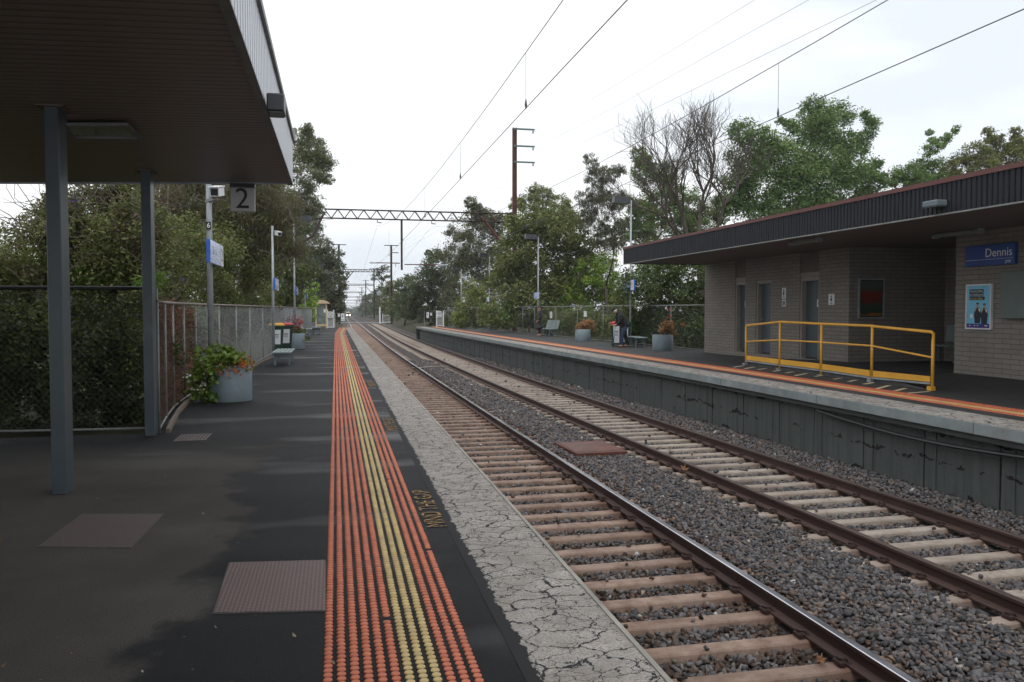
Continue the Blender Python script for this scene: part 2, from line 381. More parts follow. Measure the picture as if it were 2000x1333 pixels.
M['rail_dull'] = rail_mat('rail_dull_head', (.075,.052,.042), .42, .2)
def attr_mat(name, stops, rough=.6, trans=0., spec=.35, shade=None):
    k = NT(name); a = k.node('ShaderNodeAttribute', attribute_name='lv', attribute_type='GEOMETRY').outputs['Fac']
    col = k.ramp(a, stops)
    if shade: col = k.mix(k.math('MULTIPLY', k.noise(k.coord(), shade, 3), .5), col, tuple(v*.6 for v in stops[0][1]))
    k.fin(col, rough, 0, spec)
    if trans:
        tr = k.node('ShaderNodeBsdfTranslucent'); k.link(k.mix(.5, col, (.16,.20,.03)), tr.inputs[0])
        mx = k.node('ShaderNodeMixShader'); mx.inputs[0].default_value = trans; k.link(k.b.outputs[0], mx.inputs[1]); k.link(tr.outputs[0], mx.inputs[2]); k.link(mx.outputs[0], k.out.inputs[0])
    return k.m
M['stone'] = attr_mat('ballast_stone', [(0, (.045,.043,.046)), (.35, (.10,.095,.10)), (.6, (.165,.157,.16)), (.72, (.115,.078,.06)), (.88, (.19,.17,.157)), (.965, (.25,.15,.09)), (1, (.45,.44,.42))], .8, 0, .3)
M['stone_rust'] = attr_mat('rust_dusted_ballast_stone', [(0, (.030,.022,.018)), (.4, (.075,.052,.042)), (.7, (.12,.078,.058)), (.9, (.10,.09,.085)), (1, (.2,.12,.08))], .85, 0, .2)
def ballast_base():
    k = NT('ballast_bed'); c = k.coord(); v = k.voro(c, 19); e = k.voro(c, 19, 'DISTANCE_TO_EDGE').outputs[0]
    col = k.ramp(k.sep(v.outputs['Color'])[0], [(0, (.035,.032,.033)), (.5, (.085,.08,.082)), (.8, (.11,.082,.066)), (1, (.2,.18,.165))])
    col = k.mix(k.ramp(e, [(0, 1.), (.09, 0.)]), col, (.02,.018,.018))
    col = k.mix(k.ramp(k.noise(c, .5, 4), [(.4, 0.), (.7, .5)]), col, (.085,.062,.052))
    k.bump(k.math('ADD', k.math('MINIMUM', e, .2), k.math('MULTIPLY', k.sep(v.outputs['Color'])[1], .3)), 1., .03); return k.fin(col, .9, 0, .2)
M['ballast'] = ballast_base()
def ground_mat():
    k = NT('weedy_earth'); c = k.coord(); n = k.noise(c, .5, 6, .65); f = k.noise(c, 9, 5, .7)
    col = k.mix(n, (.028,.024,.016), (.04,.05,.018)); col = k.mix(f, col, (.05,.045,.025)); k.bump(f, .6, .05); return k.fin(col, .95, 0, .15)
M['earth'] = ground_mat()
def wall_panel():
    k = NT('painted_platform_wall_concrete'); c = k.coord(); x, y, z = k.sep(c)
    n = k.noise(c, 1.4, 5, .65); col = k.mix(n, (.062,.071,.067), (.112,.124,.118))
    st = k.noise(k.coord('Object', (1, 3.5, .25)), 2.5, 4, .6); col = k.mix(k.ramp(st, [(.45, 0.), (.7, .45)]), col, (.034,.038,.034))
    # ragged horizontal cracks where the render has come away
    cz = k.math('ADD', z, k.math('MULTIPLY', k.math('SUBTRACT', k.noise(c, 1.9, 5, .7), .5), .42))
    w = k.math('ABSOLUTE', k.math('SUBTRACT', k.math('FRACT', k.math('MULTIPLY', cz, 2.3)), .5))
    cut = k.math('MULTIPLY', k.math('LESS_THAN', w, k.math('MULTIPLY', k.math('SUBTRACT', k.noise(c, 3.3, 5, .7), .455), .5)), k.math('GREATER_THAN', k.noise(c, .9, 3), .45))
    col = k.mix(cut, col, (.016,.013,.012))
    holes = k.math('MULTIPLY', k.math('LESS_THAN', k.voro(c, 2.3).outputs[0], .075), 1.); col = k.mix(holes, col, (.012,.012,.012))
    low = k.math('SUBTRACT', -.98, k.math('ADD', z, k.math('MULTIPLY', k.noise(c, 2.2, 5, .7), .22))); col = k.mix(k.math('MULTIPLY', k.math('ADD', low, .13), 6., True), col, (.15,.105,.07))
    k.bump(k.math('SUBTRACT', k.noise(c, 25, 4), cut), .6, .012); return k.fin(col, .8, 0, .3)
M['wall_panel'] = wall_panel()
M['lip'] = plain('grey_platform_edge_concrete', (.21,.24,.24), .7, .25, 2.2, bump=.2, dirt=((.33,.30,.27), .45))
M['lip_low'] = plain('dark_platform_ledge', (.045,.05,.048), .8, .3, 3)
def brick():
    k = NT('grey_concrete_brick'); x, y, z = k.sep(k.coord()); u = k.math('ADD', x, y)
    b = k.node('ShaderNodeTexBrick'); k.link(k.comb(u, z), b.inputs[0])
    for nm, v in (('Scale', 1.), ('Brick Width', .42), ('Row Height', .098), ('Mortar Size', .006), ('Mortar Smooth', .2), ('Bias', 0.)): b.inputs[nm].default_value = v
    b.inputs['Color1'].default_value = (.30,.272,.235,1); b.inputs['Color2'].default_value = (.355,.33,.29,1); b.inputs['Mortar'].default_value = (.10,.09,.08,1)
    c = k.coord(); col = k.mix(k.math('MULTIPLY', k.noise(c, 1.3, 5, .7), .6), b.outputs[0], (.16,.145,.13)); col = k.mix(k.math('MULTIPLY', k.noise(c, 60, 3), .4), col, (.06,.055,.05))
    k.bump(k.math('SUBTRACT', k.math('MULTIPLY', k.noise(c, 70, 3), .3), b.outputs['Fac']), .5, .008); return k.fin(col, .88, 0, .25)
M['brick'] = brick()
def soffit(name, col):
    k = NT(name); x, y, z = k.sep(k.coord())
    w = k.math('FRACT', k.math('MULTIPLY', y, 10.)); g = k.ramp(w, [(0, 0.), (.12, 0.), (.22, 1.), (.86, 1.), (.98, 0.)])
    cc = k.mix(g, tuple(v*.35 for v in col), col); n = k.noise(k.coord(), 1.2, 4); cc = k.mix(k.math('MULTIPLY', n, .5), cc, tuple(v*.6 for v in col))
    k.bump(g, .5, .01); return k.fin(cc, .38, 0, .5)
M['soffit'] = soffit('brown_ribbed_soffit', (.26,.20,.17))
M['soffit_far'] = plain('brown_plain_soffit', (.15,.115,.095), .6, .12, 1.5)
M['fascia'] = plain('slate_ribbed_fascia_paint', (.016,.018,.024), .6, .18, 3, spec=.25)
M['fascia_pale'] = plain('sky_sheen_fascia', (.36,.39,.43), .3, .12, 2, dirt=((.2,.22,.25), .4))  # pale tone carries the sky reflected off the canopy edge
def plate_mat(nm, f):
    k = NT(nm); x, y, z = k.sep(k.coord())
    a = k.math('SINE', k.math('MULTIPLY', k.math('ADD', x, y), 150.)); b = k.math('SINE', k.math('MULTIPLY', k.math('SUBTRACT', x, y), 150.))
    h = k.math('MULTIPLY', a, b); hh = k.ramp(h, [(.25, 0.), (.6, 1.)]); n = k.noise(k.coord(), 5, 5)
    col = k.mix(hh, (.10*f,.062*f,.057*f), (.26*f,.185*f,.175*f)); col = k.mix(k.math('MULTIPLY', n, .5), col, (.11,.075,.065)); k.bump(hh, .7, .006); return k.fin(col, .6, .1)
M['plate'] = plate_mat('rusty_chequer_plate', 1.); M['plate_dark'] = plate_mat('dark_rusty_chequer_plate', .62)
# leaves: albedo varies from leaf to leaf and spray to spray
def leafm(name, d, m, l, tr=.35):
    f = 1.0 if 'petal' in name else 1.2 if 'planter' in name else 2.6 if 'fresh' in name else 2.9 if 'olive' in name or 'yellow_green' in name else 2.3
    d, m, l = (tuple(v*f for v in q) for q in (d, m, l))
    return attr_mat(name, [(0, d), (.5, m), (1, l)], .5, tr, .35)
L = {
 'olive': leafm('olive_leaf', (.032,.037,.014), (.070,.078,.029), (.125,.13,.05)),
 'dark': leafm('dark_green_leaf', (.018,.026,.009), (.04,.056,.018), (.075,.10,.03)),
 'deep': leafm('shaded_ivy_leaf', (.006,.008,.004), (.014,.019,.008), (.03,.036,.014)),  # near-black tone puts the thicket's shade into the leaf colour
 'brown': leafm('brown_needle_foliage', (.032,.024,.016), (.066,.052,.033), (.10,.085,.05)),
 'euc': leafm('grey_green_gum_leaf', (.035,.043,.027), (.08,.095,.062), (.14,.155,.105)),
 'eucdark': leafm('dusky_gum_leaf', (.028,.026,.019), (.06,.06,.042), (.105,.10,.07)),
 'green': leafm('fresh_green_leaf', (.028,.052,.016), (.072,.115,.042), (.14,.19,.075)),
 'bright': leafm('yellow_green_leaf', (.045,.07,.012), (.10,.15,.024), (.17,.23,.045)),
 'pine': leafm('deep_green_foliage', (.018,.028,.014), (.042,.06,.03), (.08,.10,.05)),
 'geranium': leafm('planter_leaf', (.05,.09,.018), (.12,.19,.035), (.2,.28,.06)),
 'dry': leafm('withered_plant_leaf', (.10,.045,.025), (.20,.10,.05), (.30,.20,.11)),
 'rusty': leafm('rust_brown_leaf', (.06,.022,.018), (.115,.045,.034), (.16,.075,.05)),
 'flower_o': leafm('orange_petal', (.5,.10,.03), (.62,.16,.05), (.7,.25,.08)),
 'flower_r': leafm('red_petal', (.40,.03,.05), (.55,.05,.08), (.6,.12,.15)),
 'flower_p': leafm('plum_petal', (.16,.02,.06), (.28,.05,.12), (.4,.2,.28)),
 'flower_w': leafm('white_petal', (.7,.7,.68), (.78,.78,.75), (.8,.8,.8)),
 'flower_v': leafm('violet_petal', (.08,.06,.3), (.13,.1,.42), (.2,.15,.5)),
 'grass': leafm('long_grass', (.03,.055,.012), (.06,.11,.02), (.10,.16,.035)),
}
# ------------------------------------------------------------------ camera, sky, sun
cam = bpy.data.cameras.new('camera'); co = bpy.data.objects.new('camera', cam); C.objects.link(co); S.camera = co
cam.sensor_width = 36; cam.lens = 36*F/2000; cam.clip_start = .05; cam.clip_end = 6000
co.location = (0,0,H); co.rotation_euler = (math.pi/2-PIT, 0, -YAW)
S.view_settings.view_transform = 'Standard'; S.view_settings.look = 'None'; S.view_settings.gamma = 1; S.view_settings.exposure = 0.68
S.cycles.use_denoising = True; S.cycles.max_bounces = 6; S.cycles.diffuse_bounces = 3; S.cycles.glossy_bounces = 3; S.cycles.transparent_max_bounces = 8; S.cycles.transmission_bounces = 3
S.cycles.use_adaptive_sampling = True; S.cycles.adaptive_threshold = .02; S.cycles.sample_clamp_indirect = 6
w = bpy.data.worlds.new('World'); S.world = w; w.use_nodes = True; wt = w.node_tree; bg = wt.nodes['Background']
sky = wt.nodes.new('ShaderNodeTexSky'); sky.sky_type = 'NISHITA'; sky.sun_disc = False; sky.sun_elevation = R(58); sky.sun_rotation = R(200); sky.air_density = 1.5; sky.dust_density = 4
tc = wt.nodes.new('ShaderNodeTexCoord'); mp = wt.nodes.new('ShaderNodeMapping'); mp.inputs['Scale'].default_value = (1,1,3.2); wt.links.new(tc.outputs['Generated'], mp.inputs[0])
nz = wt.nodes.new('ShaderNodeTexNoise'); nz.inputs['Scale'].default_value = 2.1; nz.inputs['Detail'].default_value = 5; nz.inputs['Roughness'].default_value = .5; wt.links.new(mp.outputs[0], nz.inputs['Vector'])
rp = wt.nodes.new('ShaderNodeValToRGB'); e = rp.color_ramp.elements; e[0].position = .34; e[0].color = (5.5,5.9,6.4,1); e[1].position = .56; e[1].color = (7.5,7.6,7.7,1); wt.links.new(nz.outputs['Fac'], rp.inputs[0])
mx = wt.nodes.new('ShaderNodeMix'); mx.data_type = 'RGBA'; mx.inputs[0].default_value = .93; wt.links.new(sky.outputs[0], mx.inputs[6]); wt.links.new(rp.outputs[0], mx.inputs[7])
wt.links.new(mx.outputs[2], bg.inputs[0]); bg.inputs[1].default_value = .105
sl = bpy.data.lights.new('sun', 'SUN'); sl.energy = .5; sl.angle = R(25); sl.color = (1,.97,.93); so = bpy.data.objects.new('sun', sl); C.objects.link(so)
so.rotation_euler = (R(32), 0, R(-20)); so.location = (0,-20,60)
# ------------------------------------------------------------------ ground sheet
def terrain():
    us = [-1500,-500,-160,-60,-25,-14,-10,-7.6,-6,-4.9,-4.2,-2,0,2,4.2,4.9,6,7.4,9,12,16,25,60,160,500,1500]
    ys = list(np.arange(-12, 80, 4.))+list(np.arange(80, 660, 12.))+[760,1000,1600,3000]
    V = []
    for y in ys:
        c = (T1(min(y,650))+T2(min(y,650)))/2; g = gz(min(y,660))
        for u in us:
            a = abs(u); side = -.22+g*.9
            t = 0 if a < 4.2 else min(1, (a-4.2)/3.2)
            z = (-1.45+g)*(1-t)+side*t
            if a > 6 and a < 200: z += random.uniform(-.06,.06)
            V.append((c+u, y, z))
    n = len(us); Q = [(j*n+i, j*n+i+1, (j+1)*n+i+1, (j+1)*n+i) for j in range(len(ys)-1) for i in range(n-1)]
    return fast('ground', V, np.array(Q), M['earth'], smooth=True)
tag(terrain(), 'weedy earth either side of the line', None, kind='structure')
# ------------------------------------------------------------------ tracks
SLP = .55; SL0 = 3.3
def track(f, label, head, smat, clips=True):
    t = thing('railway_track', label, 'railway track', (f(4), 4, RT-.17))
    ys = list(np.arange(-4, 60, 2.))+list(np.arange(60, 200, 5.))+list(np.arange(200, 640, 12.))
    prof = [(-.036,-.006),(-.03,0),(.03,0),(.036,-.006),(.036,-.036),(.012,-.05),(.009,-.125),(.07,-.152),(.07,-.168),(-.07,-.168),(-.07,-.152),(-.009,-.125),(-.012,-.05),(-.036,-.036)]
    for sd in (-1, 1):
        mb = MB(); path = []
        for y in ys:
            dx = (f(y+.5)-f(y-.5)); path.append((f(y)+sd*.8375, y, RT+gz(y)))
        mb.sweep(prof, path)
        for i in range(len(mb.f)-2): mb.m[i] = 1 if i % 14 in (0, 1, 2) else 0
        mb.build('rail', [M['rail_side'], M[head]], t)
    sb = MB(); s0 = []
    for (yy, hw) in ((0, 0),): pass
    top = RT-.172; L2 = 1.33
    def sl(mb, z0=0, n=4):
        V = []; xs = [-L2, -.9, -.6, .6, .9, L2]; zt = [top+.004, top+.004, top-.006, top-.006, top+.004, top+.004]
        for x, z in zip(xs, zt): V += [(x,-.115,top-.22),(x,-.086,z-.014),(x,-.074,z),(x,.074,z),(x,.086,z-.014),(x,.115,top-.22)]
        fs = []
        for i in range(5):
            for k in range(5): fs.append((i*6+k, i*6+k+1, (i+1)*6+k+1, (i+1)*6+k))
        fs.append(tuple(range(6))); fs.append(tuple(range(30, 36))[::-1]); return mb.add(V, fs)
    o = sl(MB()).build('sleeper', M[smat]); me = o.data; bpy.data.objects.remove(o)
    cm = MB()
    cm.tube([(.0,-.05,.0),(.035,-.05,.03),(.06,-.03,.045),(.06,.0,.05),(.03,.015,.045),(0,.02,.03),(-.01,.05,.012)], .011, 6)
    cm.obox((.06,0,.012), (.05,.1,.03)); co_ = cm.build('rail_clip', M['rust_dark']); cme = co_.data; bpy.data.objects.remove(co_)
    for i in range(100):
        y = SL0+i*SLP; s = bpy.data.objects.new('sleeper', me); C.objects.link(s); s.parent = t
        a = math.atan(f(y+.5)-f(y-.5)); s.location = (f(y)-t.location.x, y-t.location.y, -t.location.z+random.uniform(-.004,.004)); s.rotation_euler = (0,0,-a+random.uniform(-.006,.006))
        if i < 26:
            for sd in (-1, 1):
                for q in (-1, 1):
                    c = bpy.data.objects.new('rail_clip', cme); C.objects.link(c); c.parent = s; c.location = (sd*.8375+q*.05, 0, top+.012); c.rotation_euler = (0,0,0 if q > 0 else math.pi)
    mb = MB()
    for i in range(100, 330):
        y = SL0+i*SLP; b = len(mb.v); sl(mb); x0 = f(y); mb.v[b:] = [(p[0]+x0, p[1]+y, p[2]+gz(y)) for p in mb.v[b:]]
    q = mb.build('sleeper', M[smat], t); q['kind'] = 'stuff'
    return t
track(T1, 'near railway track with polished rail and rust stained sleepers beside the closer platform', 'rail_shiny', 'sleeper_rusty')
track(T2, 'far railway track with dull brown rails and pale sleepers below the building platform', 'rail_dull', 'sleeper_pale')
def zbal(x, y):
    c1, c2 = T1(min(y,640)), T2(min(y,640)); e = REDGE(y) if y < 74 else c2+2.2
    u1, u2 = x-c1, x-c2; z = RT-.238
    if u1 > .95 and u2 < -.95: z = RT-.238+.075*min(1, (u1-.95)/.35, (-.95-u2)/.35)
    if u2 > .95: z = RT-.238+.145*min(1, (u2-.95)/max(.3, (e-.1-c2-.95)))
    if y > 74 and u2 > 2.2: z -= (u2-2.2)*.3
    if u1 < -1.2: z += .03
    return z+gz(y)
def ballast_bed():
    ys = list(np.arange(-6, 40, .5))+list(np.arange(40, 100, 2.))+list(np.arange(100, 650, 8.)); V = []; n = 24
    for y in ys:
        a = T1(min(y,640))-2.2; b = (REDGE(y)+.1) if y < 74 else T2(min(y,640))+3.0
        for i in range(n):
            x = a+(b-a)*i/(n-1); V.append((x, y, zbal(x, y)-.012+random.uniform(-.008,.008)))
    Q = [(j*n+i, j*n+i+1, (j+1)*n+i+1, (j+1)*n+i) for j in range(len(ys)-1) for i in range(n-1)]
    return fast('ballast_bed', V, np.array(Q), M['ballast'], smooth=True)
tag(ballast_bed(), 'grey crushed stone bed under both tracks', None, kind='structure')
def stones():
    P = []
    for (y0, y1, sp, sz) in ((3.2, 9, .040, 1.), (9, 15, .045, 1.05), (15, 25, .058, 1.25), (25, 44, .085, 1.6)):
        yy = np.arange(y0, y1, sp); xx = np.arange(1.9, 8.6, sp); X, Y = np.meshgrid(xx, yy); X = X.ravel()+RNG.uniform(-.6,.6,X.size)*sp; Y = Y.ravel()+RNG.uniform(-.6,.6,Y.size)*sp
        P.append(np.stack([X, Y, np.full_like(X, sz)], 1))
    P = np.concatenate(P); y = P[:,1]; tab = np.arange(0, 46, .5)
    c1 = np.interp(y, tab, [T1(t) for t in tab]); c2 = np.interp(y, tab, [T2(t) for t in tab]); e = np.interp(y, tab, [REDGE(t) for t in tab])
    u1 = P[:,0]-c1; u2 = P[:,0]-c2; ph = np.abs((y-SL0+SLP/2) % SLP-SLP/2)
    on = ((ph < .098) & ((np.abs(u1) < 1.12) | (np.abs(u2) < 1.12))); edge = ((ph < .1) & (((np.abs(u1) > 1.12) & (np.abs(u1) < 1.34)) | ((np.abs(u2) > 1.12) & (np.abs(u2) < 1.34))))
    rail = (np.abs(np.abs(u1)-.8375) < .095) | (np.abs(np.abs(u2)-.8375) < .095)
    box = (np.abs(P[:,0]-4.77) < .52) & (np.abs(y-15.05) < .7)
    keep = ~box & (~on | (RNG.random(len(P)) < .012)) & ~rail & (P[:,0] < e+.22) & (~edge | (RNG.random(len(P)) < .62))
    P = P[keep]; u1 = u1[keep]; u2 = u2[keep]; on = on[keep]; edge = edge[keep]; n = len(P)
    z = np.array([zbal(a, b) for a, b in P[:,:2]]); z = np.where(on | edge, RT-.155, z)+RNG.uniform(-.014,.020,n)
    base = np.array([(-1,-1,-1),(1,-1,-1),(1,1,-1),(-1,1,-1),(-1,-1,1),(1,-1,1),(1,1,1),(-1,1,1)], float)
    q0 = np.array([(0,3,2,1),(4,5,6,7),(0,1,5,4),(1,2,6,5),(2,3,7,6),(3,0,4,7)])
    v = base[None]*RNG.uniform(.45,1.05,(n,8,1))*np.stack([RNG.uniform(.75,1.5,n),RNG.uniform(.6,1.05,n),RNG.uniform(.4,.85,n)],1)[:,None,:]*.0235*(P[:,2]*np.where(RNG.random(n) < .12, 1.45, 1.))[:,None,None]
    a, b, g = RNG.uniform(0,6.28,n), RNG.normal(0,.45,n), RNG.normal(0,.45,n)
    ca, sa, cb, sb, cg, sg = np.cos(a), np.sin(a), np.cos(b), np.sin(b), np.cos(g), np.sin(g)
    Rm = np.stack([np.stack([ca*cb, ca*sb*sg-sa*cg, ca*sb*cg+sa*sg],1), np.stack([sa*cb, sa*sb*sg+ca*cg, sa*sb*cg-ca*sg],1), np.stack([-sb, cb*sg, cb*cg],1)],1)
    v = np.einsum('nij,nkj->nki', Rm, v)+np.stack([P[:,0], P[:,1], z],1)[:,None,:]
    lv = np.clip(RNG.random(n)*.9+RNG.random(n)**8*.2, 0, 1)
    rust = (np.abs(u1) < 1.25) & (RNG.random(n) < np.where(np.abs(np.abs(u1)-.84) < .32, .85, .35)) | (np.abs(np.abs(u2)-.84) < .22) & (RNG.random(n) < .55)
    for sel, mat in ((~rust, 'stone'), (rust, 'stone_rust')):
        k = int(sel.sum()); V = v[sel].reshape(-1,3); Q = (q0[None]+np.arange(k)[:,None,None]*8).reshape(-1,4)
        tag(fast('ballast_stones', V, Q, M[mat], attr=np.repeat(lv[sel], 6)), 'loose grey crushed stones between the rails' if mat == 'stone' else 'rust dusted crushed stones close to the rails', 'gravel', kind='stuff')
stones()
# ------------------------------------------------------------------ platforms
def left_platform():
    ys = [-8,-4,0,2,4,6,8,10.2,10.21]+list(np.arange(11.2, 67.1, 1.4))+[67.5]; mb = MB(); V = []; 
    for y in ys:
        xl = -8. if y <= 10.2 else LFENCE(max(y,10.3))-.06
        V.append((xl, 1.262, y))
    for (a, b, y), (a2, b2, y2) in zip(V[:-1], V[1:]):
        mb.cur = 0; mb.quad((a,y,0),(b,y,0),(b2,y2,0),(a2,y2,0))
        mb.cur = 1; mb.quad((b-.16,y,-1.5),(b2-.16,y2,-1.5),(b2-.16,y2,-.14),(b-.16,y,-.14)); mb.quad((b,y,-.14),(b2,y2,-.14),(b2,y2,0),(b,y,0)); mb.quad((b-.16,y,-.14),(b2-.16,y2,-.14),(b2,y2,-.14),(b,y,-.14))
        mb.quad((a,y,-1.5),(a,y,0),(a2,y2,0),(a2,y2,-1.5))
    a, b, y = V[-1]; mb.cur = 1; mb.quad((b,y,-1.5),(b,y,0),(-1.,y,0),(-1.,y,-1.5)); mb.cur = 0; mb.quad((a,y,0),(-.9,y,0),(-.9,y+8,-.95),(a,y+8,-.95))
    return mb.build('platform', [M['asphalt'], M['lip']])
tag(left_platform(), 'damp asphalt platform the photograph is taken from', None, kind='structure')
mb = MB()
for y in np.arange(-4, 67.4, 1.2): y2 = min(y+1.2, 67.5); mb.quad((.715,y,.002),(1.262,y,.002),(1.262,y2,.002),(.715,y2,.002))
tag(mb.build('platform_edge_strip', M['band_near']), 'cracked white painted strip along the near platform edge', None, kind='structure')
mb = MB(); mb.box(1.245,1.268,-4,67.5,-.05,.009); tag(mb.build('platform_edge_strip', plain('pale_concrete_nosing', (.27,.255,.23), .8, .35, 3, dirt=((.1,.095,.09), .6))), 'pale nosing along the near platform edge', None, kind='structure')
BX = 12.7                                                       # front wall of the station building
KX = 10.84                                                       # kerb under the yellow railing
def zk(y):
    if y < 13.25 or y > 20.5: return -.05
    if y < 15.3: return -.05+.17*(y-13.25)/2.05
    if y > 18.6: return .12-.17*(y-18.6)/1.9
    return .12
def right_platform():
    ys = sorted(set(list(np.arange(2, 72.1, 1.))+[13.25,15.3,18.6,20.5])); mb = MB(); rows = []
    for y in ys:
        e = REDGE(y); k = KX if y < 26 else e+.7*(RFENCE(y)-e); far = 17. if y < 27 else RFENCE(y)+.15
        wz = .12 if y < 18.5 else max(-.05, .12-.17*(y-18.5)/6.)
        rows.append([(e,y,-.05),(k,y,-.05),(k,y,zk(y)),(BX if y < 27 else (k+far)/2,y,wz if y < 27 else -.05),(far,y,wz if y < 27 else -.05)])
    for a, b in zip(rows[:-1], rows[1:]):
        mb.cur = 0
        for i in (0, 2, 3): mb.quad(a[i], a[i+1], b[i+1], b[i])
        mb.cur = 1
        if a[1][2] != a[2][2] or b[1][2] != b[2][2]: mb.quad(a[1], b[1], b[2], a[2])
    a = rows[-1]; mb.cur = 2; mb.quad(a[0], a[4], (a[4][0], a[4][1], -1.5), (a[0][0], a[0][1], -1.5))
    return mb.build('platform', [M['asphalt_far'], M['kerb'], M['lip_low']])
tag(right_platform(), 'opposite platform with asphalt deck in front of the brick building', None, kind='structure')
mb = MB(); mb2 = MB(); yy = list(np.arange(2, 72.1, 1.))
for a, b in zip(yy[:-1], yy[1:]): mb.quad((REDGE(a),a,-.046),(REDGE(a)+.72,a,-.046),(REDGE(b)+.72,b,-.046),(REDGE(b),b,-.046))
tag(mb.build('platform_edge_strip', M['band_far']), 'cracked pale strip along the opposite platform edge', None, kind='structure')
# wall below the opposite platform: projecting edge slabs, ledge and concrete panels
pw = thing('platform_wall', 'grey green concrete wall panels under the projecting edge of the opposite platform', 'wall', (8.5, 5, -1.4))
jy = [3.4+1.415*i for i in range(49)]
sl = list(np.arange(2.1, 72, 3.6))
for i, a in enumerate(sl):
    b = min(a+3.585, 72); m = (a+b)/2; mb = MB(); mb.sweep([(.3,.0),(.3,-.155),(.0,-.155),(-.006,-.145),(-.006,-.005),(.0,.0)], [(REDGE(a),a,-.05),(REDGE(m),m,-.05),(REDGE(b),b,-.05)]); mb.build('edge_slab', M['lip'], pw)
mb = MB(); mb.sweep([(.05,-.155),(.6,-.155),(.6,-.24),(.05,-.24)], [(REDGE(y),y,-.05) for y in yy]); mb.build('ledge', M['lip_low'], pw)
for a, b in zip(jy[:-1], jy[1:]):
    if b > 72: break
    mb = MB(); f = .23; p = [(REDGE(a)+f,a+.03,0),(REDGE(b)+f,b-.022,0)]
    mb.sweep([(.2,-.28),(.2,-1.45),(0,-1.45),(0,-.28)], p); mb.sweep([(.1,-.285),(.1,-1.45),(-.018,-1.45),(-.018,-.285)], [(REDGE(b-.24)+f,b-.24,0),(REDGE(b)+f,b-.022,0)])
    mb.build('panel', M['wall_panel'], pw)
# sagging conduit under the edge
mb = MB(); mb.tube([(REDGE(y)+.1, y, -.33-.13*math.sin(math.pi*min(1,max(0,(13.2-y)/5.5)))) for y in np.arange(7, 13.4, .4)], .03, 8)
tag(mb.build('conduit', M['black']), 'dark sagging conduit pipe under the opposite platform edge', 'pipe')
# tactile strips
def stud_mb(mb, c, n, r=.0188, h=.0055):
    mb.lathe([(r,0),(r*.93,h*.75),(r*.72,h),], c, n); return mb
def stud_fast(cs, n, name, mat, parent, r=.0188, h=.0055):
    a = np.arange(n)*2*math.pi/n; ring = np.stack([np.cos(a), np.sin(a)], 1); m = len(cs)
    V = np.concatenate([np.concatenate([ring*rr, np.full((n,1), z)], 1) for rr, z in ((r,0),(r*.9,h*.8),(r*.6,h))]+[np.array([[0,0,h]])])
    K = len(V); Q = [(i*n+k, i*n+(k+1) % n, (i+1)*n+(k+1) % n, (i+1)*n+k) for i in (0,1) for k in range(n)]+[(2*n+k, 2*n+k+1, 2*n+(k+2) % n, 3*n) for k in range(0, n, 2)]
    Q = np.array(Q); V = (np.asarray(cs)[:,None,:]+V[None]).reshape(-1,3); Q = (Q[None]+np.arange(m)[:,None,None]*K).reshape(-1,4)
    return fast(name, V, Q, mat, parent, smooth=True)
ts = thing('tactile_strip', 'orange and yellow studded warning strip along the near platform', 'tactile strip', (.25, 3, 0))
me2 = {}
for key in ('stud_o', 'stud_y'):
    o = stud_mb(MB(), (0,0,0), 18).build('stud', M[key], smooth=False); me2[key] = o.data; bpy.data.objects.remove(o)
col = lambda i: -.042+i*.0526
row0, rp_ = 3.02, .0425; cnt = 0; far = {'stud_o': [], 'stud_y': []}
for j in range(int((67.2-row0)/rp_)):
    y = row0+j*rp_
    for i in range(12):
        k = 'stud_y' if i in (6,7,8) else 'stud_o'
        if j > 12 and random.random() < .0008: continue
        if cnt < 100:
            o = bpy.data.objects.new('stud', me2[k]); C.objects.link(o); o.parent = ts; o.location = (col(i)-ts.location.x, y-ts.location.y, 0); cnt += 1
        else: far[k].append((col(i)+random.uniform(-.0012,.0012)+max(0, (y-52))*.022, y+random.uniform(-.0012,.0012), 0))
for k in far:
    A = np.array(far[k])
    for lo, hi, n in ((0, 9, 12), (9, 24, 8), (24, 80, 6)):
        q = A[(A[:,1] >= lo) & (A[:,1] < hi)]
        if len(q): stud_fast(q, n, 'stud', M[k], ts)['kind'] = 'stuff'
ts = thing('tactile_strip', 'orange and yellow studded warning strip along the opposite platform', 'tactile strip', (9.6, 8, -.05)); far = {'stud_o': [], 'stud_y': []}
for j in range(int((71.-5)/.05)):
    y = 5+j*.05
    for i in range(12): far['stud_y' if i in (3,4,5) else 'stud_o'].append((REDGE(y)+1.13+i*.053, y, -.05))
for k in far:
    A = np.array(far[k])
    for lo, hi, n in ((0, 22, 8), (22, 80, 6)):
        q = A[(A[:,1] >= lo) & (A[:,1] < hi)]; stud_fast(q, n, 'stud', M[k], ts, .023, .010)['kind'] = 'stuff'
# painted words
k = NT('worn_gold_stencil_paint'); n = k.noise(k.coord(), 28, 5, .7); k.fin(k.ramp(n, [(.43, (.022,.019,.016)), (.53, (.28,.155,.035)), (.8, (.38,.22,.055))]), .7); M['gold_txt'] = k.m
FL = Matrix(((0,-1,0,0),(1,0,0,0),(0,0,1,0),(0,0,0,1)))
def floor_txt(x, y, lab, sy=1.): 
    o = text('painted_words', 'MIND THE GAP', .2, M['gold_txt'], Matrix.Translation((x,y,.005)) @ FL, None, ext=.0005, sx=.83); return tag(o, lab, 'floor marking', 'gap warnings stencilled on the platform')
floor_txt(.655, 5.95, 'gold stencilled MIND THE GAP words nearest the camera, readable')
floor_txt(.665, 10.4, 'gold stencilled MIND THE GAP words, second along the near strip')
floor_txt(.675, 16.2, 'gold stencilled MIND THE GAP words, farthest along the near strip')
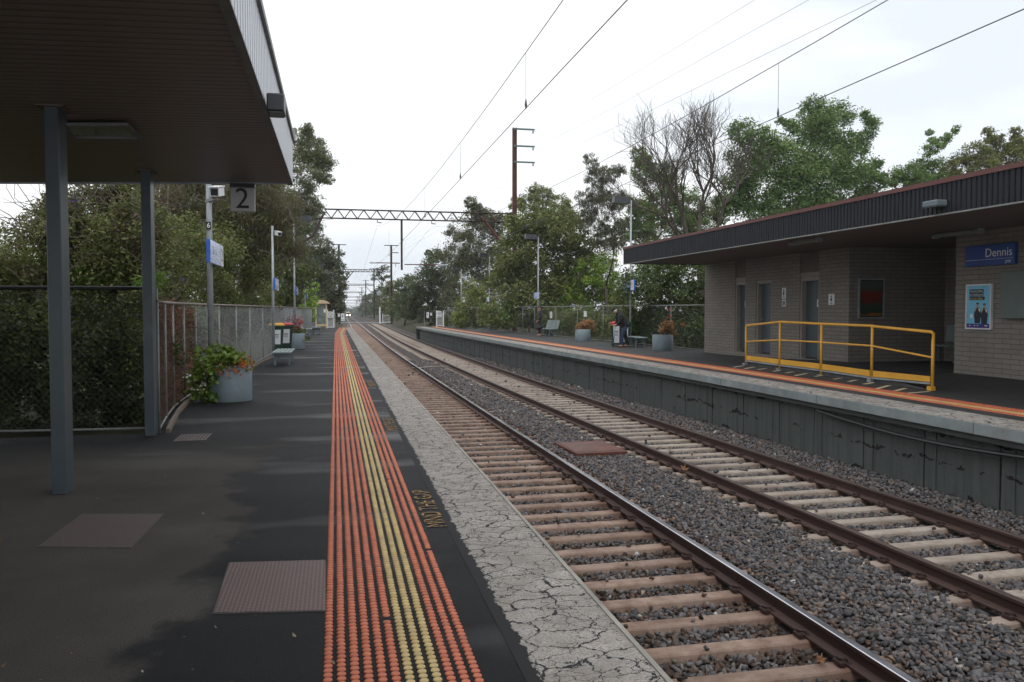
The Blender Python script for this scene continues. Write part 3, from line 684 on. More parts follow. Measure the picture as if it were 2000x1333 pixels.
# covers and grating let into the near platform
def cover(pts, label, pm='plate'):
    t = thing('access_cover', label, 'access cover', tuple(sum((Vector(p) for p in pts), Vector())/4), 'rusty chequer plate covers in the platform')
    c = sum((Vector(p) for p in pts), Vector())/4; mb = MB(); mb.plate([Vector(p)+(c-Vector(p))*.02 for p in pts], (0,0,.006)); mb.build('plate', M[pm], t)
    mb = MB()
    for a, b in zip(pts, pts[1:]+pts[:1]): a, b = Vector(a), Vector(b); mb.plate([a, b, b+(c-b)*.016, a+(c-a)*.016], (0,0,.004))
    mb.build('rim', M['kerb'], t)
cover([G(447,1100),G(637,1095),G(637,1195),G(415,1200)][::-1], 'pale rusty chequer plate cover touching the orange studs')
cover([G(160,1005),G(320,1005),G(257,1072),G(72,1070)][::-1], 'darker rusty chequer plate cover near the closest canopy post', 'plate_dark')
def litter(n, x0, x1, y0, y1, zf, sz, seed, label, mat):
    g = np.random.default_rng(seed); P = np.stack([g.uniform(x0,x1,n), y0+(y1-y0)*g.random(n)**1.5, np.zeros(n)],1); P[:,2] = [zf(a,b) for a,b in P[:,:2]]; d = g.normal(0,1,(n,3)); d[:,2] *= .15; d /= np.linalg.norm(d,axis=1)[:,None]; sd = np.stack([-d[:,1],d[:,0],g.normal(0,.25,n)],1); l = sz*g.uniform(.4,1.4,n)[:,None]; w = l*g.uniform(.15,.45,n)[:,None]
    V = np.stack([P-d*l*.5, P+sd*w*.5, P+d*l*.5+np.array([0,0,1])*l*g.uniform(0,.3,(n,1)), P-sd*w*.5],1); V[:,:,2] = np.maximum(V[:,:,2], P[:,2:3]-.002); tag(fast('leaf_litter', V.reshape(-1,3), np.arange(n*4).reshape(-1,4), M[mat], attr=g.random(n)), label, 'leaf litter', kind='stuff')
M['litter'] = attr_mat('dry_litter', [(0,(.09,.05,.025)),(.4,(.16,.085,.04)),(.75,(.22,.16,.09)),(1,(.34,.31,.26))], .8)
litter(260, -4, 1.2, 3.2, 26, lambda a,b: .006, .028, 41, 'tiny dry leaves and scraps scattered over the near platform', 'litter')
litter(900, 2.2, 8, 3.6, 26, lambda a,b: zbal(a,b)+.03, .04, 42, 'dry leaves and twigs scattered over the track ballast', 'litter')
t = thing('drain_grate', 'small rusty drain grate in the asphalt near the second canopy post', 'drain', (-1.6, 9.8, 0))
mb = MB(); mb.box(-1.76,-1.42,9.55,9.60,0,.006).box(-1.76,-1.42,9.98,10.03,0,.006); mb.build('frame', M['grating'], t)
mb = MB()
for i in range(9): mb.box(-1.76+i*.039,-1.738+i*.039,9.6,9.98,0,.005)
mb.build('bar', M['grating'], t)
for i, (a, b, c, d) in enumerate([(10.08,19.53,10.6,20.01),(10.09,18.97,10.67,19.52),(10.3,18.65,10.72,19.),(10.35,18.02,10.76,18.39),(10.39,17.52,10.77,17.83),(10.16,16.74,10.8,17.3),(10.48,16.46,10.8,16.68),(10.46,15.72,10.8,15.96),(10.43,15.15,10.8,15.44),(10.36,14.55,10.78,14.82),(9.99,13.65,10.69,14.21),(10.04,13.2,10.59,13.62),(9.96,12.79,10.59,12.99)]):
    p, q = Vector((a,b,-.047)), Vector((c,d,-.047)); n_ = Vector((-(q-p).y, (q-p).x, 0)).normalized()*.042; mb = MB(); mb.plate([p+n_, p-n_, q-n_, q+n_], (0,0,.002))
    tag(mb.build('painted_dash', M['path_paint']), 'short cream slanting dash painted between orange studs and railing kerb', 'floor marking', 'cream dashes painted beside the railing kerb')
# ------------------------------------------------------------------ canopy over the near platform
def ribbed(mb, x, y0, y1, z0, z1, pitch=.105, d=.022, sgn=1):
    y = y0
    while y < y1-1e-6:
        ye = min(y+pitch, y1); a = y+(ye-y)*.62; b = y+(ye-y)*.72; c = y+(ye-y)*.9
        for (p, dp), (q, dq) in (((y, d),(a, d)), ((a, d),(b, 0)), ((b, 0),(c, 0)), ((c, 0),(ye, d))):
            A, B = (x+sgn*dp, p), (x+sgn*dq, q); mb.quad((A[0],A[1],z0),(B[0],B[1],z0),(B[0],B[1],z1),(A[0],A[1],z1))
        y = ye
cp = thing('platform_canopy', 'low flat roof canopy with brown ribbed soffit on blue grey posts at left', 'canopy', (-2.1, 6.95, 0))
zs = lambda x: 3.07+.031*(x+.53)
EX, EY = -.53, 10.9
mb = MB(); mb.quad((EX-.03,-8,zs(EX)),(EX-.03,EY-.03,zs(EX)),(-8,EY-.03,zs(-8)),(-8,-8,zs(-8))); mb.build('soffit', M['soffit'], cp)
mb = MB(); mb.box(-8,EX-.06,-8,EY-.06,3.12,3.56); mb.build('roof', M['galv_dark'], cp)
mb = MB(); ribbed(mb, EX, -8, EY, zs(EX)-.02, 3.60, .14, .008); mb.box(-8, EX, EY-.03, EY, 2.80, 3.6) if False else None
mb.quad((EX,EY,zs(EX)-.02),(-8,EY,zs(-8)-.02),(-8,EY,3.6),(EX,EY,3.6)); mb.build('fascia', M['fascia_pale'], cp)
mb = MB(); mb.box(EX-.05,EX+.035,-8,EY+.015,3.60,3.655); mb.box(-8,EX-.05,EY-.04,EY+.015,3.60,3.655); mb.build('roof_trim', M['galv_dark'], cp)
mb = MB(); mb.box(EX-.05,EX+.012,-8,EY-.001,zs(EX)-.035,zs(EX)-.02); mb.build('edge_bead', M['galv_dark'], cp)
for (x, y) in ((-2.13, 6.97), (-2.09, 9.97)):
    mb = MB(); mb.bbox(x-.052,x+.052,y-.0,y+.2,0,zs(x),.006); q = mb.build('post', M['post_blue'], cp)
    mb = MB(); mb.box(x-.1,x+.1,y-.04,y+.24,zs(x)-.012,zs(x)-.0005); mb.build('top_plate', M['soffit_far'], q)
A = [AX(126,240,-2.6), ]
lp = thing('ceiling_light', 'recessed rectangular light in the brown canopy soffit', 'light', (-1.95, 8.0, 3.02))
p4 = [G(126,240,3.0), G(250,240,3.005), G(276,268,3.0), G(141,266,3.0)]
c = sum(p4, Vector())/4; mb = MB(); mb.plate([p+(c-p)*.1 for p in p4], (0,0,-.006)); mb.build('diffuser', M['lens'], lp)
mb = MB()
for a, b in zip(p4, p4[1:]+p4[:1]): mb.plate([a, b, b+(c-b)*.1, a+(c-a)*.1], (0,0,-.025))
mb.build('frame', M['galv_dark'], lp)
sg = thing('platform_number_sign', 'hanging pale sign with a black number 2 at the canopy end', 'sign', (-1.3, 10.6, 3.0))
a, b = AY(450,366,10.75), AY(499,415,10.75); mb = MB(); mb.bbox(a.x,b.x,10.72,10.78,b.z,a.z,.012); mb.build('face_panel', M['sign_grey'], sg)
mb = MB(); mb.box(a.x,b.x,10.70,10.80,a.z,zs(a.x)-.03); mb.build('top_bar', M['black'], sg)
text('number', '2', .36, M['black_txt'], MY((a.x+b.x)/2-.005, 10.717, (a.z+b.z)/2), sg, ext=.001)
fl = thing('floodlight', 'dark box floodlight fixed to the ribbed edge of the canopy', 'floodlight', AX(538,202,-.45))
p = AX(537,202,-.45); mb = MB(); mb.bbox(EX+.025,EX+.155,p.y-.12,p.y+.12,p.z-.085,p.z+.05,.01); mb.build('housing', M['dark_box'], fl); mb = MB(); mb.box(EX+.04,EX+.14,p.y-.10,p.y+.10,p.z-.09,p.z-.0855); mb.build('glass', M['lens'], fl)
# ------------------------------------------------------------------ station building opposite
sb = thing('station_building', 'grey brick station building with dark ribbed roof edge and red trim', 'building', (BX, 18, 0))
Z0, ZT = -.12, 3.03
def wall(x0,x1,y0,y1,z0=Z0,z1=ZT,nm='wall'):
    mb = MB(); mb.box(x0,x1,y0,y1,z0,z1); return mb.build(nm, M['brick'], sb)
D1, D2, D3 = (23.86, 24.56), (22.28, 23.2), (19.82, 20.76); RY0, RY1, RX = 14.86, 18.5, 15.5
wall(BX,BX+.24,D1[1],26.8); wall(BX,BX+.24,D2[1],D1[0]); wall(BX,BX+.24,D3[1],D2[0]); wall(BX,BX+.24,RY1,D3[0]); wall(BX,BX+.24,4,RY0); wall(BX,BX+.24,D2[0],D2[1],2.33,ZT)
wall(BX+.241,18,26.55,26.8); wall(BX+.241,RX,RY1,RY1+.24); wall(BX+.241,RX,RY0-.24,RY0); wall(RX,RX+.24,RY0-.24,RY1+.24)
for i, (d, tr) in enumerate(((D1,1),(D2,0),(D3,1))):
    y0, y1 = d; zt = 2.28
    if tr:
        mb = MB(); mb.box(BX+.05,BX+.1,y0,y1,2.47,ZT-.002); mb.build('transom_panel', M['transom'], sb)
        mb = MB(); mb.box(BX+.02,BX+.14,y0,y1,2.36,2.469); mb.build('transom_rail', M['frame'], sb)
    dr = MB(); dr.box(BX+.17,BX+.21,y0+.06,y1-.06,.13,zt-.04); do = dr.build('door', M['door'], sb)
    mb = MB(); mb.box(BX+.03,BX+.2,y0,y0+.07,.1,zt+.07).box(BX+.03,BX+.2,y1-.07,y1,.1,zt+.07).box(BX+.03,BX+.2,y0+.071,y1-.071,zt-.04,zt+.07); mb.build('frame', M['frame'], do)
    mb = MB(); mb.tube([(BX+.168,y1-.14,1.15),(BX+.11,y1-.14,1.15),(BX+.11,y1-.25,1.15)], .011, 6); mb.build('handle', M['galv'], do)
    if i != 1:
        mb = MB(); ym = y0+.27; mb.box(BX+.163,BX+.17,ym-.07,ym+.07,1.52,1.72); s_ = mb.build('door_sign', M['white'], do)
        mb = MB(); mb.lathe([(.012,0),(.012,.004)], (0,0,0), 10); mb.v = [(BX+.162-z, ym+x_, 1.68+y_) for x_, y_, z in mb.v]; mb.box(BX+.159,BX+.163,ym-.02,ym+.02,1.58,1.66); mb.build('pictogram', M['black_txt'], s_)
    mb = MB(); mb.box(BX+.0,BX+.22,y0,y1,-.05,.1); mb.build('threshold', M['brick'], sb)
RX0, RYE = 9.68, 26.75
mb = MB(); mb.quad((RX0+.03,2,ZT),(RX0+.03,RYE-.03,ZT),(19,RYE-.03,ZT),(19,2,ZT)); mb.build('soffit', M['soffit_far'], sb)
mb = MB(); mb.box(RX0+.08,19,2,RYE-.08,3.1,3.5); mb.build('roof', M['galv_dark'], sb)
mb = MB(); ribbed(mb, RX0, 2, RYE, ZT-.02, 3.50, .105, .022, -1); mb.v += []; mb.quad((RX0,RYE,ZT-.02),(19,RYE,ZT-.02),(19,RYE,3.5),(RX0,RYE,3.5)); mb.build('fascia', M['fascia'], sb)
mb = MB(); mb.box(RX0-.04,RX0+.08,2,RYE+.03,3.50,3.575); mb.box(RX0+.08,19,RYE-.05,RYE+.03,3.50,3.575); mb.build('roof_trim', M['trim_red'], sb)
mb = MB(); mb.box(RX0-.03,RX0+.03,2,RYE,ZT-.045,ZT-.021); mb.build('edge_bead', M['galv_dark'], sb)
def soffit_light(px, py, ln, lab):
    p = G(px, py, ZT); t = thing('batten_light', lab, 'light', p); mb = MB(); mb.bbox(p.x-.07,p.x+.07,p.y-ln/2,p.y+ln/2,ZT-.09,ZT-.002,.02); mb.build('diffuser', M['lens'], t); mb = MB(); mb.box(p.x-.075,p.x+.075,p.y-ln/2-.03,p.y-ln/2-.001,ZT-.1,ZT-.002).box(p.x-.075,p.x+.075,p.y+ln/2+.001,p.y+ln/2+.03,ZT-.1,ZT-.002); mb.build('end_cap', M['galv'], t)
soffit_light(1572, 468, 1.1, 'pale batten light under the building roof above the doors'); soffit_light(1870, 452, 1.2, 'dim batten light under the building roof near the blue name sign')
fl = thing('floodlight', 'grey box floodlight fixed to the dark roof edge of the brick building', 'floodlight', AX(1827,400,RX0-.1)); p = AX(1827,400,RX0-.12)
mb = MB(); mb.bbox(RX0-.24,RX0-.03,p.y-.17,p.y+.17,p.z-.04,p.z+.06,.015); mb.build('housing', M['grey_steel'], fl); mb = MB(); mb.box(RX0-.22,RX0-.05,p.y-.15,p.y+.15,p.z-.046,p.z-.041); mb.build('glass', M['lens'], fl)
# signs and posters on the building
def board(name, label, cat, y0, y1, z0, z1, mat, x=BX, d=.05, frame=None):
    t = thing(name, label, cat, (x-d, (y0+y1)/2, (z0+z1)/2)); mb = MB(); mb.bbox(x-d,x-.003,y0,y1,z0,z1,.006); mb.build('panel', mat, t)
    if frame:
        f = .03; mb = MB(); mb.box(x-d-.012,x-.004,y0-f,y0-.0005,z0-f,z1+f).box(x-d-.012,x-.004,y1+.0005,y1+f,z0-f,z1+f).box(x-d-.012,x-.004,y0,y1,z1+.0005,z1+f).box(x-d-.012,x-.004,y0,y1,z0-f,z0-.0005); mb.build('frame', frame, t)
    return t
t = board('station_name_sign', 'wide blue station name sign reading Dennis on the brick wall', 'sign', 13.26, 14.5, 2.32, 2.73, M['dennis_blue'], d=.09)
text('lettering', 'Dennis', .24, M['white_txt'], MX(BX-.0915, 13.30, 2.56), t, align='RIGHT'); text('small_logo', 'ptv', .11, M['white_txt'], MX(BX-.0915, 13.33, 2.385), t, align='RIGHT')
mb = MB(); mb.box(BX-.092,BX-.0905,13.28,14.48,2.437,2.443); mb.build('line', M['white_txt'], t)
PY0, PY1, PZ0, PZ1 = 13.86, 14.47, 1.08, 1.93; W = PY1-PY0
t = board('poster', 'sky blue framed police safety poster with two officers on the brick wall', 'poster', PY0, PY1, PZ0, PZ1, M['poster_blue'], frame=M['white'])
px_ = lambda u: PY1-u*W; pz_ = lambda v: PZ1-v*(PZ1-PZ0); xs_ = BX-.0515
for i, (ln, mt) in enumerate((('Victoria Police', 'white_txt'), ('are looking out', 'white_txt'), ('for your safety.', 'hivis'))):
    mb = MB(); mb.box(xs_,xs_+.001,px_(.71 if i < 2 else .76),px_(.1),pz_(.165+i*.088),pz_(.085+i*.088)); mb.build('text_band', M['black_txt'], t); text('lettering', ln, .058, M[mt], MX(xs_-.001, px_(.12), pz_(.127+i*.088)), t, align='LEFT', ext=.0004, sx=.98)
mb = MB(); mb.box(xs_,xs_+.001,PY0,PY1,PZ0,pz_(.9)); mb.build('footer_band', M['poster_navy'], t)
for i, u in enumerate((.12,.33,.46,.78)): mb = MB(); mb.box(xs_-.001,xs_,px_(u+(.12 if i == 3 else .05)),px_(u),pz_(.955),pz_(.935)); mb.build('footer_mark', M['white_txt'], t)
def flat(name, mat, uv, dx, parent): mb = MB(); mb.plate([(xs_-dx, px_(u), pz_(v)) for u, v in uv], (.0008,0,0)); return mb.build(name, M[mat], parent)
for i, (cx, h0) in enumerate(((.47,.43),(.76,.445))):
    o = lambda L_: [(cx+u, h0+v) for u, v in L_]
    flat('officer_figure', 'uniform', o([(-.07,.09),(.07,.09),(.13,.14),(.15,.27),(.13,.36),(.12,.46),(-.12,.46),(-.13,.36),(-.15,.27),(-.13,.14)]), .001, t)
    flat('officer_face', 'face_print', o([(-.045,0),(.045,0),(.05,.05),(.02,.10),(-.02,.10),(-.05,.05)]), .002, t)
    flat('officer_cap', 'uniform', o([(-.065,.012),(-.05,-.025),(.05,-.025),(.065,.012)]), .003, t)
    flat('officer_trim', 'hivis', o([(-.12,.14),(-.055,.10),(-.055,.125),(-.125,.2)]), .003, t); flat('officer_trim', 'white_txt', o([(.05,.10),(.12,.14),(.11,.2),(.04,.14)]), .003, t)
flat('badge', 'white_txt', [(.14,.68),(.22,.66),(.26,.70),(.26,.77),(.14,.77)], .001, t)
t = board('wall_cabinet', 'plain green grey metal cabinet on the brick wall beside the police poster', 'cabinet', 12.1, 13.5, 1.28, 2.18, M['cabinet'], d=.16)
mb = MB(); mb.box(BX-.163,BX-.1605,12.82,12.825,1.3,2.16); mb.build('door_seam', M['black'], t)
pt = thing('poster', 'dark framed red and green landscape poster on the shelter side wall', 'poster', (13.3, 18.45, 1.7)); yq = 18.46
mb = MB(); mb.box(12.98,13.64,yq,yq+.03,1.26,2.2); mb.build('panel', M['black'], pt)
k = NT('abstract_landscape_print'); u = k.sep(k.coord()); n = k.noise(k.coord(), 3.5, 5, .6); v = k.math('ADD', u[2], k.math('MULTIPLY', n, .28))
k.fin(k.ramp(k.math('ADD', v, .38), [(0,(.30,.13,.02)),(.16,(.30,.13,.02)),(.18,(.02,.05,.03)),(.42,(.03,.06,.03)),(.46,(.13,.02,.015)),(.7,(.2,.025,.015)),(.76,(.06,.07,.06)),(1,(.09,.1,.09))]), .3); mb = MB(); mb.box(13.01,13.61,yq-.004,yq-.001,1.29,2.17); mb.build('print', k.m, pt)
mb = MB(); mb.box(12.94,12.98,yq-.02,yq+.03,1.22,2.24).box(13.64,13.68,yq-.02,yq+.03,1.22,2.24).box(12.981,13.639,yq-.02,yq+.03,2.2,2.24).box(12.981,13.639,yq-.02,yq+.03,1.22,1.26); mb.build('frame', M['galv'], pt)
def wsign(y, z0, z1, w, label, kind):
    t = board('wall_sign', label, 'sign', y-w/2, y+w/2, z0, z1, M['white'], d=.02)
    mb = MB(); x = BX-.0225
    if kind == 'p':
        mb.lathe([(.028,0),(.028,.002)], (0,0,0), 14); mb.v = [(x-z, y+a, z1-.07+b) for a, b, z in mb.v]
        mb.box(x,x+.002,y-.035,y+.035,z0+.1,z1-.11); mb.box(x,x+.002,y-.05,y+.05,z0+.02,z0+.035).box(x,x+.002,y-.05,y+.05,z0+.05,z0+.065)
    else:
        for i in range(5): mb.box(x,x+.002,y-w*.38,y+w*.38-.03*(i % 2),z0+.03+i*(z1-z0-.06)/5,z0+.03+i*(z1-z0-.06)/5+.02)
    mb.build('pictogram', M['black_txt'], t)
a = AX(1532,575,BX).y; wsign(a, 1.76, 2.08, .2, 'white restroom pictogram sign between the second and third doors', 'p'); wsign(a, 1.54, 1.73, .2, 'small white notice just below the restroom pictogram sign', 't')
a = AX(1625,575,BX).y; wsign(a, 1.57, 1.86, .26, 'white pictogram notice on the brick pier right of the third door', 'p')
# seats inside the open shelter
def shelter_seat(y, label):
    t = thing('metal_chair', label, 'seat', (RX-.35, y, .12), 'metal seats inside the dark shelter'); mb = MB(); mb.obox((RX-.42,y,.55), (.42,.62,.03), ry=-.06); mb.build('seat', M['bench'], t)
    mb = MB(); mb.obox((RX-.17,y,.84), (.03,.62,.42), ry=.16); mb.build('backrest', M['bench'], t)
    for q in (-.25, .25): mb = MB(); mb.box(RX-.45,RX-.39,y+q-.02,y+q+.02,.12,.54); mb.build('leg', M['bench_leg'], t)
for y, l in ((17.9, 'grey metal seat deep in the dark shelter nearest the poster'), (17.15, 'grey metal seat in the dark shelter, second from the poster'), (16.4, 'grey metal seat in the dark shelter, third from the poster')): shelter_seat(y, l)
# yellow handrail on the kerb
hr = thing('handrail', 'yellow tubular handrail with kick plate along the kerb before the building', 'handrail', (KX, 16.8, 0)); XK = KX-.03
pp = []
for px, t_, m_, k0, k1, b_ in ((1822,649,699,736,745,757),(1703,637,676,724,734,741),(1604,633,669,711,720,734),(1523,629,664.5,702,710,721),(1457,636,667.5,694.5,701.5,711)):
    pp.append((AX(px,700,XK).y, AX(px,t_,XK).z, AX(px,m_,XK).z, AX(px,k0,XK).z, AX(px,k1,XK).z, AX(px,b_,XK).z))
mb = MB(); q = pp[0]; mb.tube([(XK,q[0],q[1]-.12),(XK,q[0],q[1]-.04),(XK,q[0]+.04,q[1])]+[(XK,pp[1][0]-.12,pp[1][1]-.012)]+[(XK,r_[0],r_[1]) for r_ in pp[1:4]]+[(XK,pp[3][0]+.12,pp[3][1]-.01),(XK,pp[4][0]-.02,pp[4][1]),(XK,pp[4][0],pp[4][1]-.05)], .030, 10); mb.build('top_rail', M['yellow'], hr, True)
mb = MB()
for a, b in zip(pp[:-1], pp[1:]): mb.tube([(XK,a[0],a[2]),(XK,b[0],b[2])], .021, 8, False)
mb.build('mid_rail', M['yellow'], hr, True)
for a, b in zip(pp[:-1], pp[1:]): mb = MB(); mb.plate([(XK,a[0]+.05,a[3]),(XK,a[0]+.05,a[4]-.02),(XK,b[0]-.05,b[4]-.02),(XK,b[0]-.05,b[3])], (-.012,0,0)); mb.build('kick_plate', M['yellow'], hr)
for a, b in zip(pp[:-1], pp[1:]): mb = MB(); mb.plate([(XK,a[0]+.03,a[4]-.03),(XK,a[0]+.03,a[4]-.065),(XK,b[0]-.03,b[4]-.065),(XK,b[0]-.03,b[4]-.03)], (-.03,0,0)); mb.build('kerb_angle', M['galv'], hr)
for i, a in enumerate(pp):
    mb = MB(); mb.tube([(XK,a[0],a[5]),(XK,a[0],a[1]-.01)], .030, 10); po = mb.build('post', M['yellow'], hr, True)
    mb = MB(); mb.box(XK-.07,XK+.02,a[0]-.06,a[0]+.06,-.05,a[5]+.02); mb.build('base_shoe', M['yellow'] if i == 0 else M['galv'], po)
# ------------------------------------------------------------------ chain link fences
def sample(path, step):
    P = [Vector(p) for p in path]; out = []; acc = 0
    for a, b in zip(P[:-1], P[1:]):
        L = (b-a).length; n = max(1, int(round(L/step)))
        for i in range(n): out.append(a.lerp(b, i/n))
    out.append(P[-1]); return out
def mesh_wires(path, hgt, p, r, name, mat, parent, z0=.05):
    pts = np.array([tuple(q) for q in sample(path, p)]); n = len(pts); K = int(round((hgt-z0-.03)/p)); ks = np.arange(K+1)
    i = np.arange(n-1)[:,None]; odd = (ks[None]+i) % 2                 # alternate wires mirrored
    idx = i+odd; base = pts[idx]                                       # (n-1,K+1,3)
    base = base.copy(); base[:,:,2] += z0+ks[None]*p; 
    base += RNG.normal(0, .0016, base.shape)
    tri = np.array([(math.cos(a), math.sin(a), 0) for a in (0, 2.094, 4.189)])*r
    V = base[:,:,None,:]+tri[None,None]; m = n-1
    w_ = np.arange(m)[:,None,None]*(K+1)*3; kk = np.arange(K)[None,:,None]*3; t = np.arange(3)[None,None,:]; t2 = (t+1) % 3
    Q = np.stack([w_+kk+t, w_+kk+t2, w_+kk+3+t2, w_+kk+3+t], -1).reshape(-1,4)
    return fast(name, V.reshape(-1,3), Q, mat, parent)
def fence(name, label, path, h, post_step, p_near, rmat, pmat, wmat, wr=.0021, posts_r=.016, kerb=None, split=None):
    t = thing(name, label, 'fence', path[0]); mb = MB(); up = Vector((0,0,h)); mb.tube([Vector(q)+up for q in path], .021, 8); mb.build('top_rail', rmat, t, True)
    mb = MB(); mb.tube([Vector(q)+Vector((0,0,.07)) for q in path], .014, 6); mb.build('bottom_rail', pmat, t, True)
    for q in sample(path, post_step): mb = MB(); mb.tube([q, q+up*1.0], posts_r, 8); mb.build('post', pmat, t, True)
    segs = split(path) if split else [(path, p_near)]
    for pth, pp_, *wm in segs: mesh_wires(pth, h, pp_, wr*(pp_/.05)**.45*(.8 if wm else 1), 'wire_mesh', M[wm[0]] if wm else wmat, t)
    return t
lp_ = [(LFENCE(y), y, -.02) for y in [10.2,11.4,12.6,13.8,15,16.2,17.4,19.5,21.6,24.3,27,31,35,41.5,48,55,62,66]]
fence('chain_link_fence', 'silver chain link fence along the back of the near platform', lp_, 1.56, 2.4, .035, M['rail_brown'], M['galv_dark'], M['wire'], split=lambda P: [([q for q in P if q[1] <= 15], .055, 'wire_brown'), ([q for q in P if 15 <= q[1] <= 24.3], .042), ([q for q in P if 24.3 <= q[1] <= 41.5], .05), ([q for q in P if q[1] >= 41.5], .08)])
fence('chain_link_fence', 'dark chain link fence closing the end of the canopy bay', [(-2.06,10.3,-.02),(-4,10.42,-.02),(-8.,10.6,-.02)], 1.72, 3.0, .04, M['black'], M['galv_dark'], M['wire_dark'])
rp2 = [(RFENCE(y), y, -.07) for y in [26.9,30,33.5,37,40.5,44,48,53,57,62,67,71.5]]
fence('chain_link_fence', 'dull green chain link fence along the back of the opposite platform', rp2, 1.68, 2.9, .05, M['galv_dark'], M['galv_dark'], M['wire_dark'], split=lambda P: [([q for q in P if q[1] <= 48], .05), ([q for q in P if q[1] >= 48], .075)])
mb = MB(); mb.sweep([(0,0),(.05,0),(.05,.05),(0,.05)], [(LFENCE(y)+.07, y, 0) for y in np.arange(10.2, 40, 1.)]); tag(mb.build('timber_edging', plain('weathered_edging_board', (.16,.125,.095), .9, .35, 5)), 'weathered timber edging at the foot of the near platform fence', 'edging')
# ------------------------------------------------------------------ lamp posts, cameras and blue signs
def lamp_post(x, y, z, h, side, label, head=True, r=.042):
    t = thing('lamp_post', label, 'lamp post', (x,y,z), 'galvanised lamp posts along the platforms'); mb = MB(); mb.tube([(x,y,z),(x,y,z+h*.45),(x,y,z+h)], [r*1.05,r,r*.85], 10); mb.build('pole', M['galv'], t, True)
    mb = MB(); mb.bbox(x-.11,x+.11,y-.11,y+.11,z,z+.018,.004); mb.build('base_plate', M['galv_dark'], t)
    if head:
        mb = MB(); mb.tube([(x,y,z+h-.04),(x+side*.12,y,z+h-.02)], .025, 8); mb.obox((x+side*.43,y,z+h), (.66,.36,.26), ry=side*-.06); q = mb.build('lamp_head', M['dark_box'], t)
        mb = MB(); mb.obox((x+side*.43,y,z+h-.137), (.58,.3,.012), ry=side*-.06); mb.build('lamp_glass', M['lens'], q)
    return t
def cctv(x, y, z, dx, dy, label, s=1.):
    t = thing('security_camera', label, 'security camera', (x,y,z)); a = math.atan2(dy, dx); c = Vector((x,y,z))
    mb = MB(); mb.obox(c+Vector((math.cos(a),math.sin(a),0))*.0, (.34*s,.14*s,.13*s), a, 0, .18); mb.obox(c+Vector((math.cos(a)*.03,math.sin(a)*.03,.078*s)), (.42*s,.16*s,.016), a, 0, .18); h_ = mb.build('housing', M['white'], t)
    mb = MB(); mb.obox(c+Vector((math.cos(a)*.172*s,math.sin(a)*.172*s,-.032*s)), (.008,.11*s,.10*s), a, 0, .18); mb.build('lens_window', M['black'], h_)
    return t
def pole_sign(x, y, z, L_, face, num, label, hh=.36):
    t = thing('platform_sign', label, 'sign', (x,y,z)); n = .36; mb = MB(); mb.bbox(x-.03,x+.03,y-L_/2,y+L_/2,z-hh/2,z+hh/2,.006); mb.build('panel', M['blue'], t)
    far_y = y+L_/2 if face > 0 else y-L_/2
    mb = MB(); a, b = (far_y-n, far_y-.012) if face > 0 else (far_y+.012, far_y+n); mb.box(x-.034,x+.034,a,b,z-hh/2+.012,z+hh/2-.012); mb.build('number_plate', M['white'], t)
    for f_ in (1,-1):
        mt = MX(x-.0355,0,0) if f_ < 0 else Matrix.Translation((x+.0355,0,0)) @ Matrix(((0,0,1,0),(1,0,0,0),(0,1,0,0),(0,0,0,1)))
        text('number', num, .3, M['black_txt'], Matrix.Translation((0,(a+b)/2,z)) @ mt, t, ext=.0006)
        text('lettering', 'Dennis', .17, M['white_txt'], Matrix.Translation((0,(y-n/2) if face > 0 else (y+n/2),z+.03)) @ Matrix.Translation((0,0,0)) @ mt, t, ext=.0006)
    return t
x = AY(411,600,13.9).x
lamp_post(x, 13.9, 0, 5.7, 1, 'nearest lamp post on the near platform, rising past the canopy with a number 6 plate', True, .046)
t = thing('number_plate', 'small black plate with a white 6 on the nearest lamp post', 'number plate', (x,13.84,2.95)); zc = AY(409,441,13.84).z
mb = MB(); mb.box(x-.038,x+.032,13.835,13.85,zc-.06,zc+.06); mb.build('plate', M['black_txt'], t); text('number', '6', .11, M['white_txt'], MY(x-.003,13.834,zc), t, ext=.0005)
p = AY(424,375,13.8); cctv(p.x, 13.8, p.z, -.12, -1, 'white box security camera on the nearest lamp post', 1.0)
mb = MB(); mb.box(x-.05,x+.05,13.855,13.95,p.z-.17,p.z-.11); mb.tube([(x,13.86,p.z-.14),(p.x,13.8,p.z-.13),(p.x,13.8,p.z-.07)], .018, 6); tag(mb.build('camera_bracket', M['galv_dark']), 'steel bracket holding the nearest white security camera', 'bracket')
pole_sign(x+.09, 13.85, (AX(419,495,x+.1)).z, 1.45, 1, '2', 'blue name sign with glossy white end panel on the nearest lamp post')
for i, (px, h, hd, lab) in enumerate(((534,3.95,False,'short grey pole behind the yellow and red lidded bins'),(576,5.55,True,'tall lamp post rising behind the flowering planter on the near platform'),(597,3.6,False,'short grey pole left of the cream shelter'),(611,3.9,False,'plain pole just behind the cream shelter'))):
    p = AX(px, 640, LFENCE(28)+.13+.02*i); p.y = min(p.y, 66); p.x = AY(px, 640, p.y).x; lamp_post(p.x, p.y, 0, h, 1, lab, hd)
    if i == 0: cctv(p.x+.16, p.y-.05, 3.72, .5, -1, 'white dome camera on the short pole behind the bins', .8); pole_sign(p.x+.09, p.y, 2.2, 1.4, 1, '2', 'blue name sign on the short pole behind the bins')
    if i == 1: pole_sign(p.x+.09, p.y, 2.3, 1.4, 1, '2', 'blue name sign on the tall lamp post behind the flowering planter')
    if i == 2: pole_sign(p.x+.09, p.y, 2.3, 1.4, 1, '2', 'small blue sign on the short pole left of the cream shelter')
p = AY(617, 640, 80); lamp_post(p.x, 80, -1.0, 6.6, 1, 'far lamp post with dark head beyond the cream shelter')
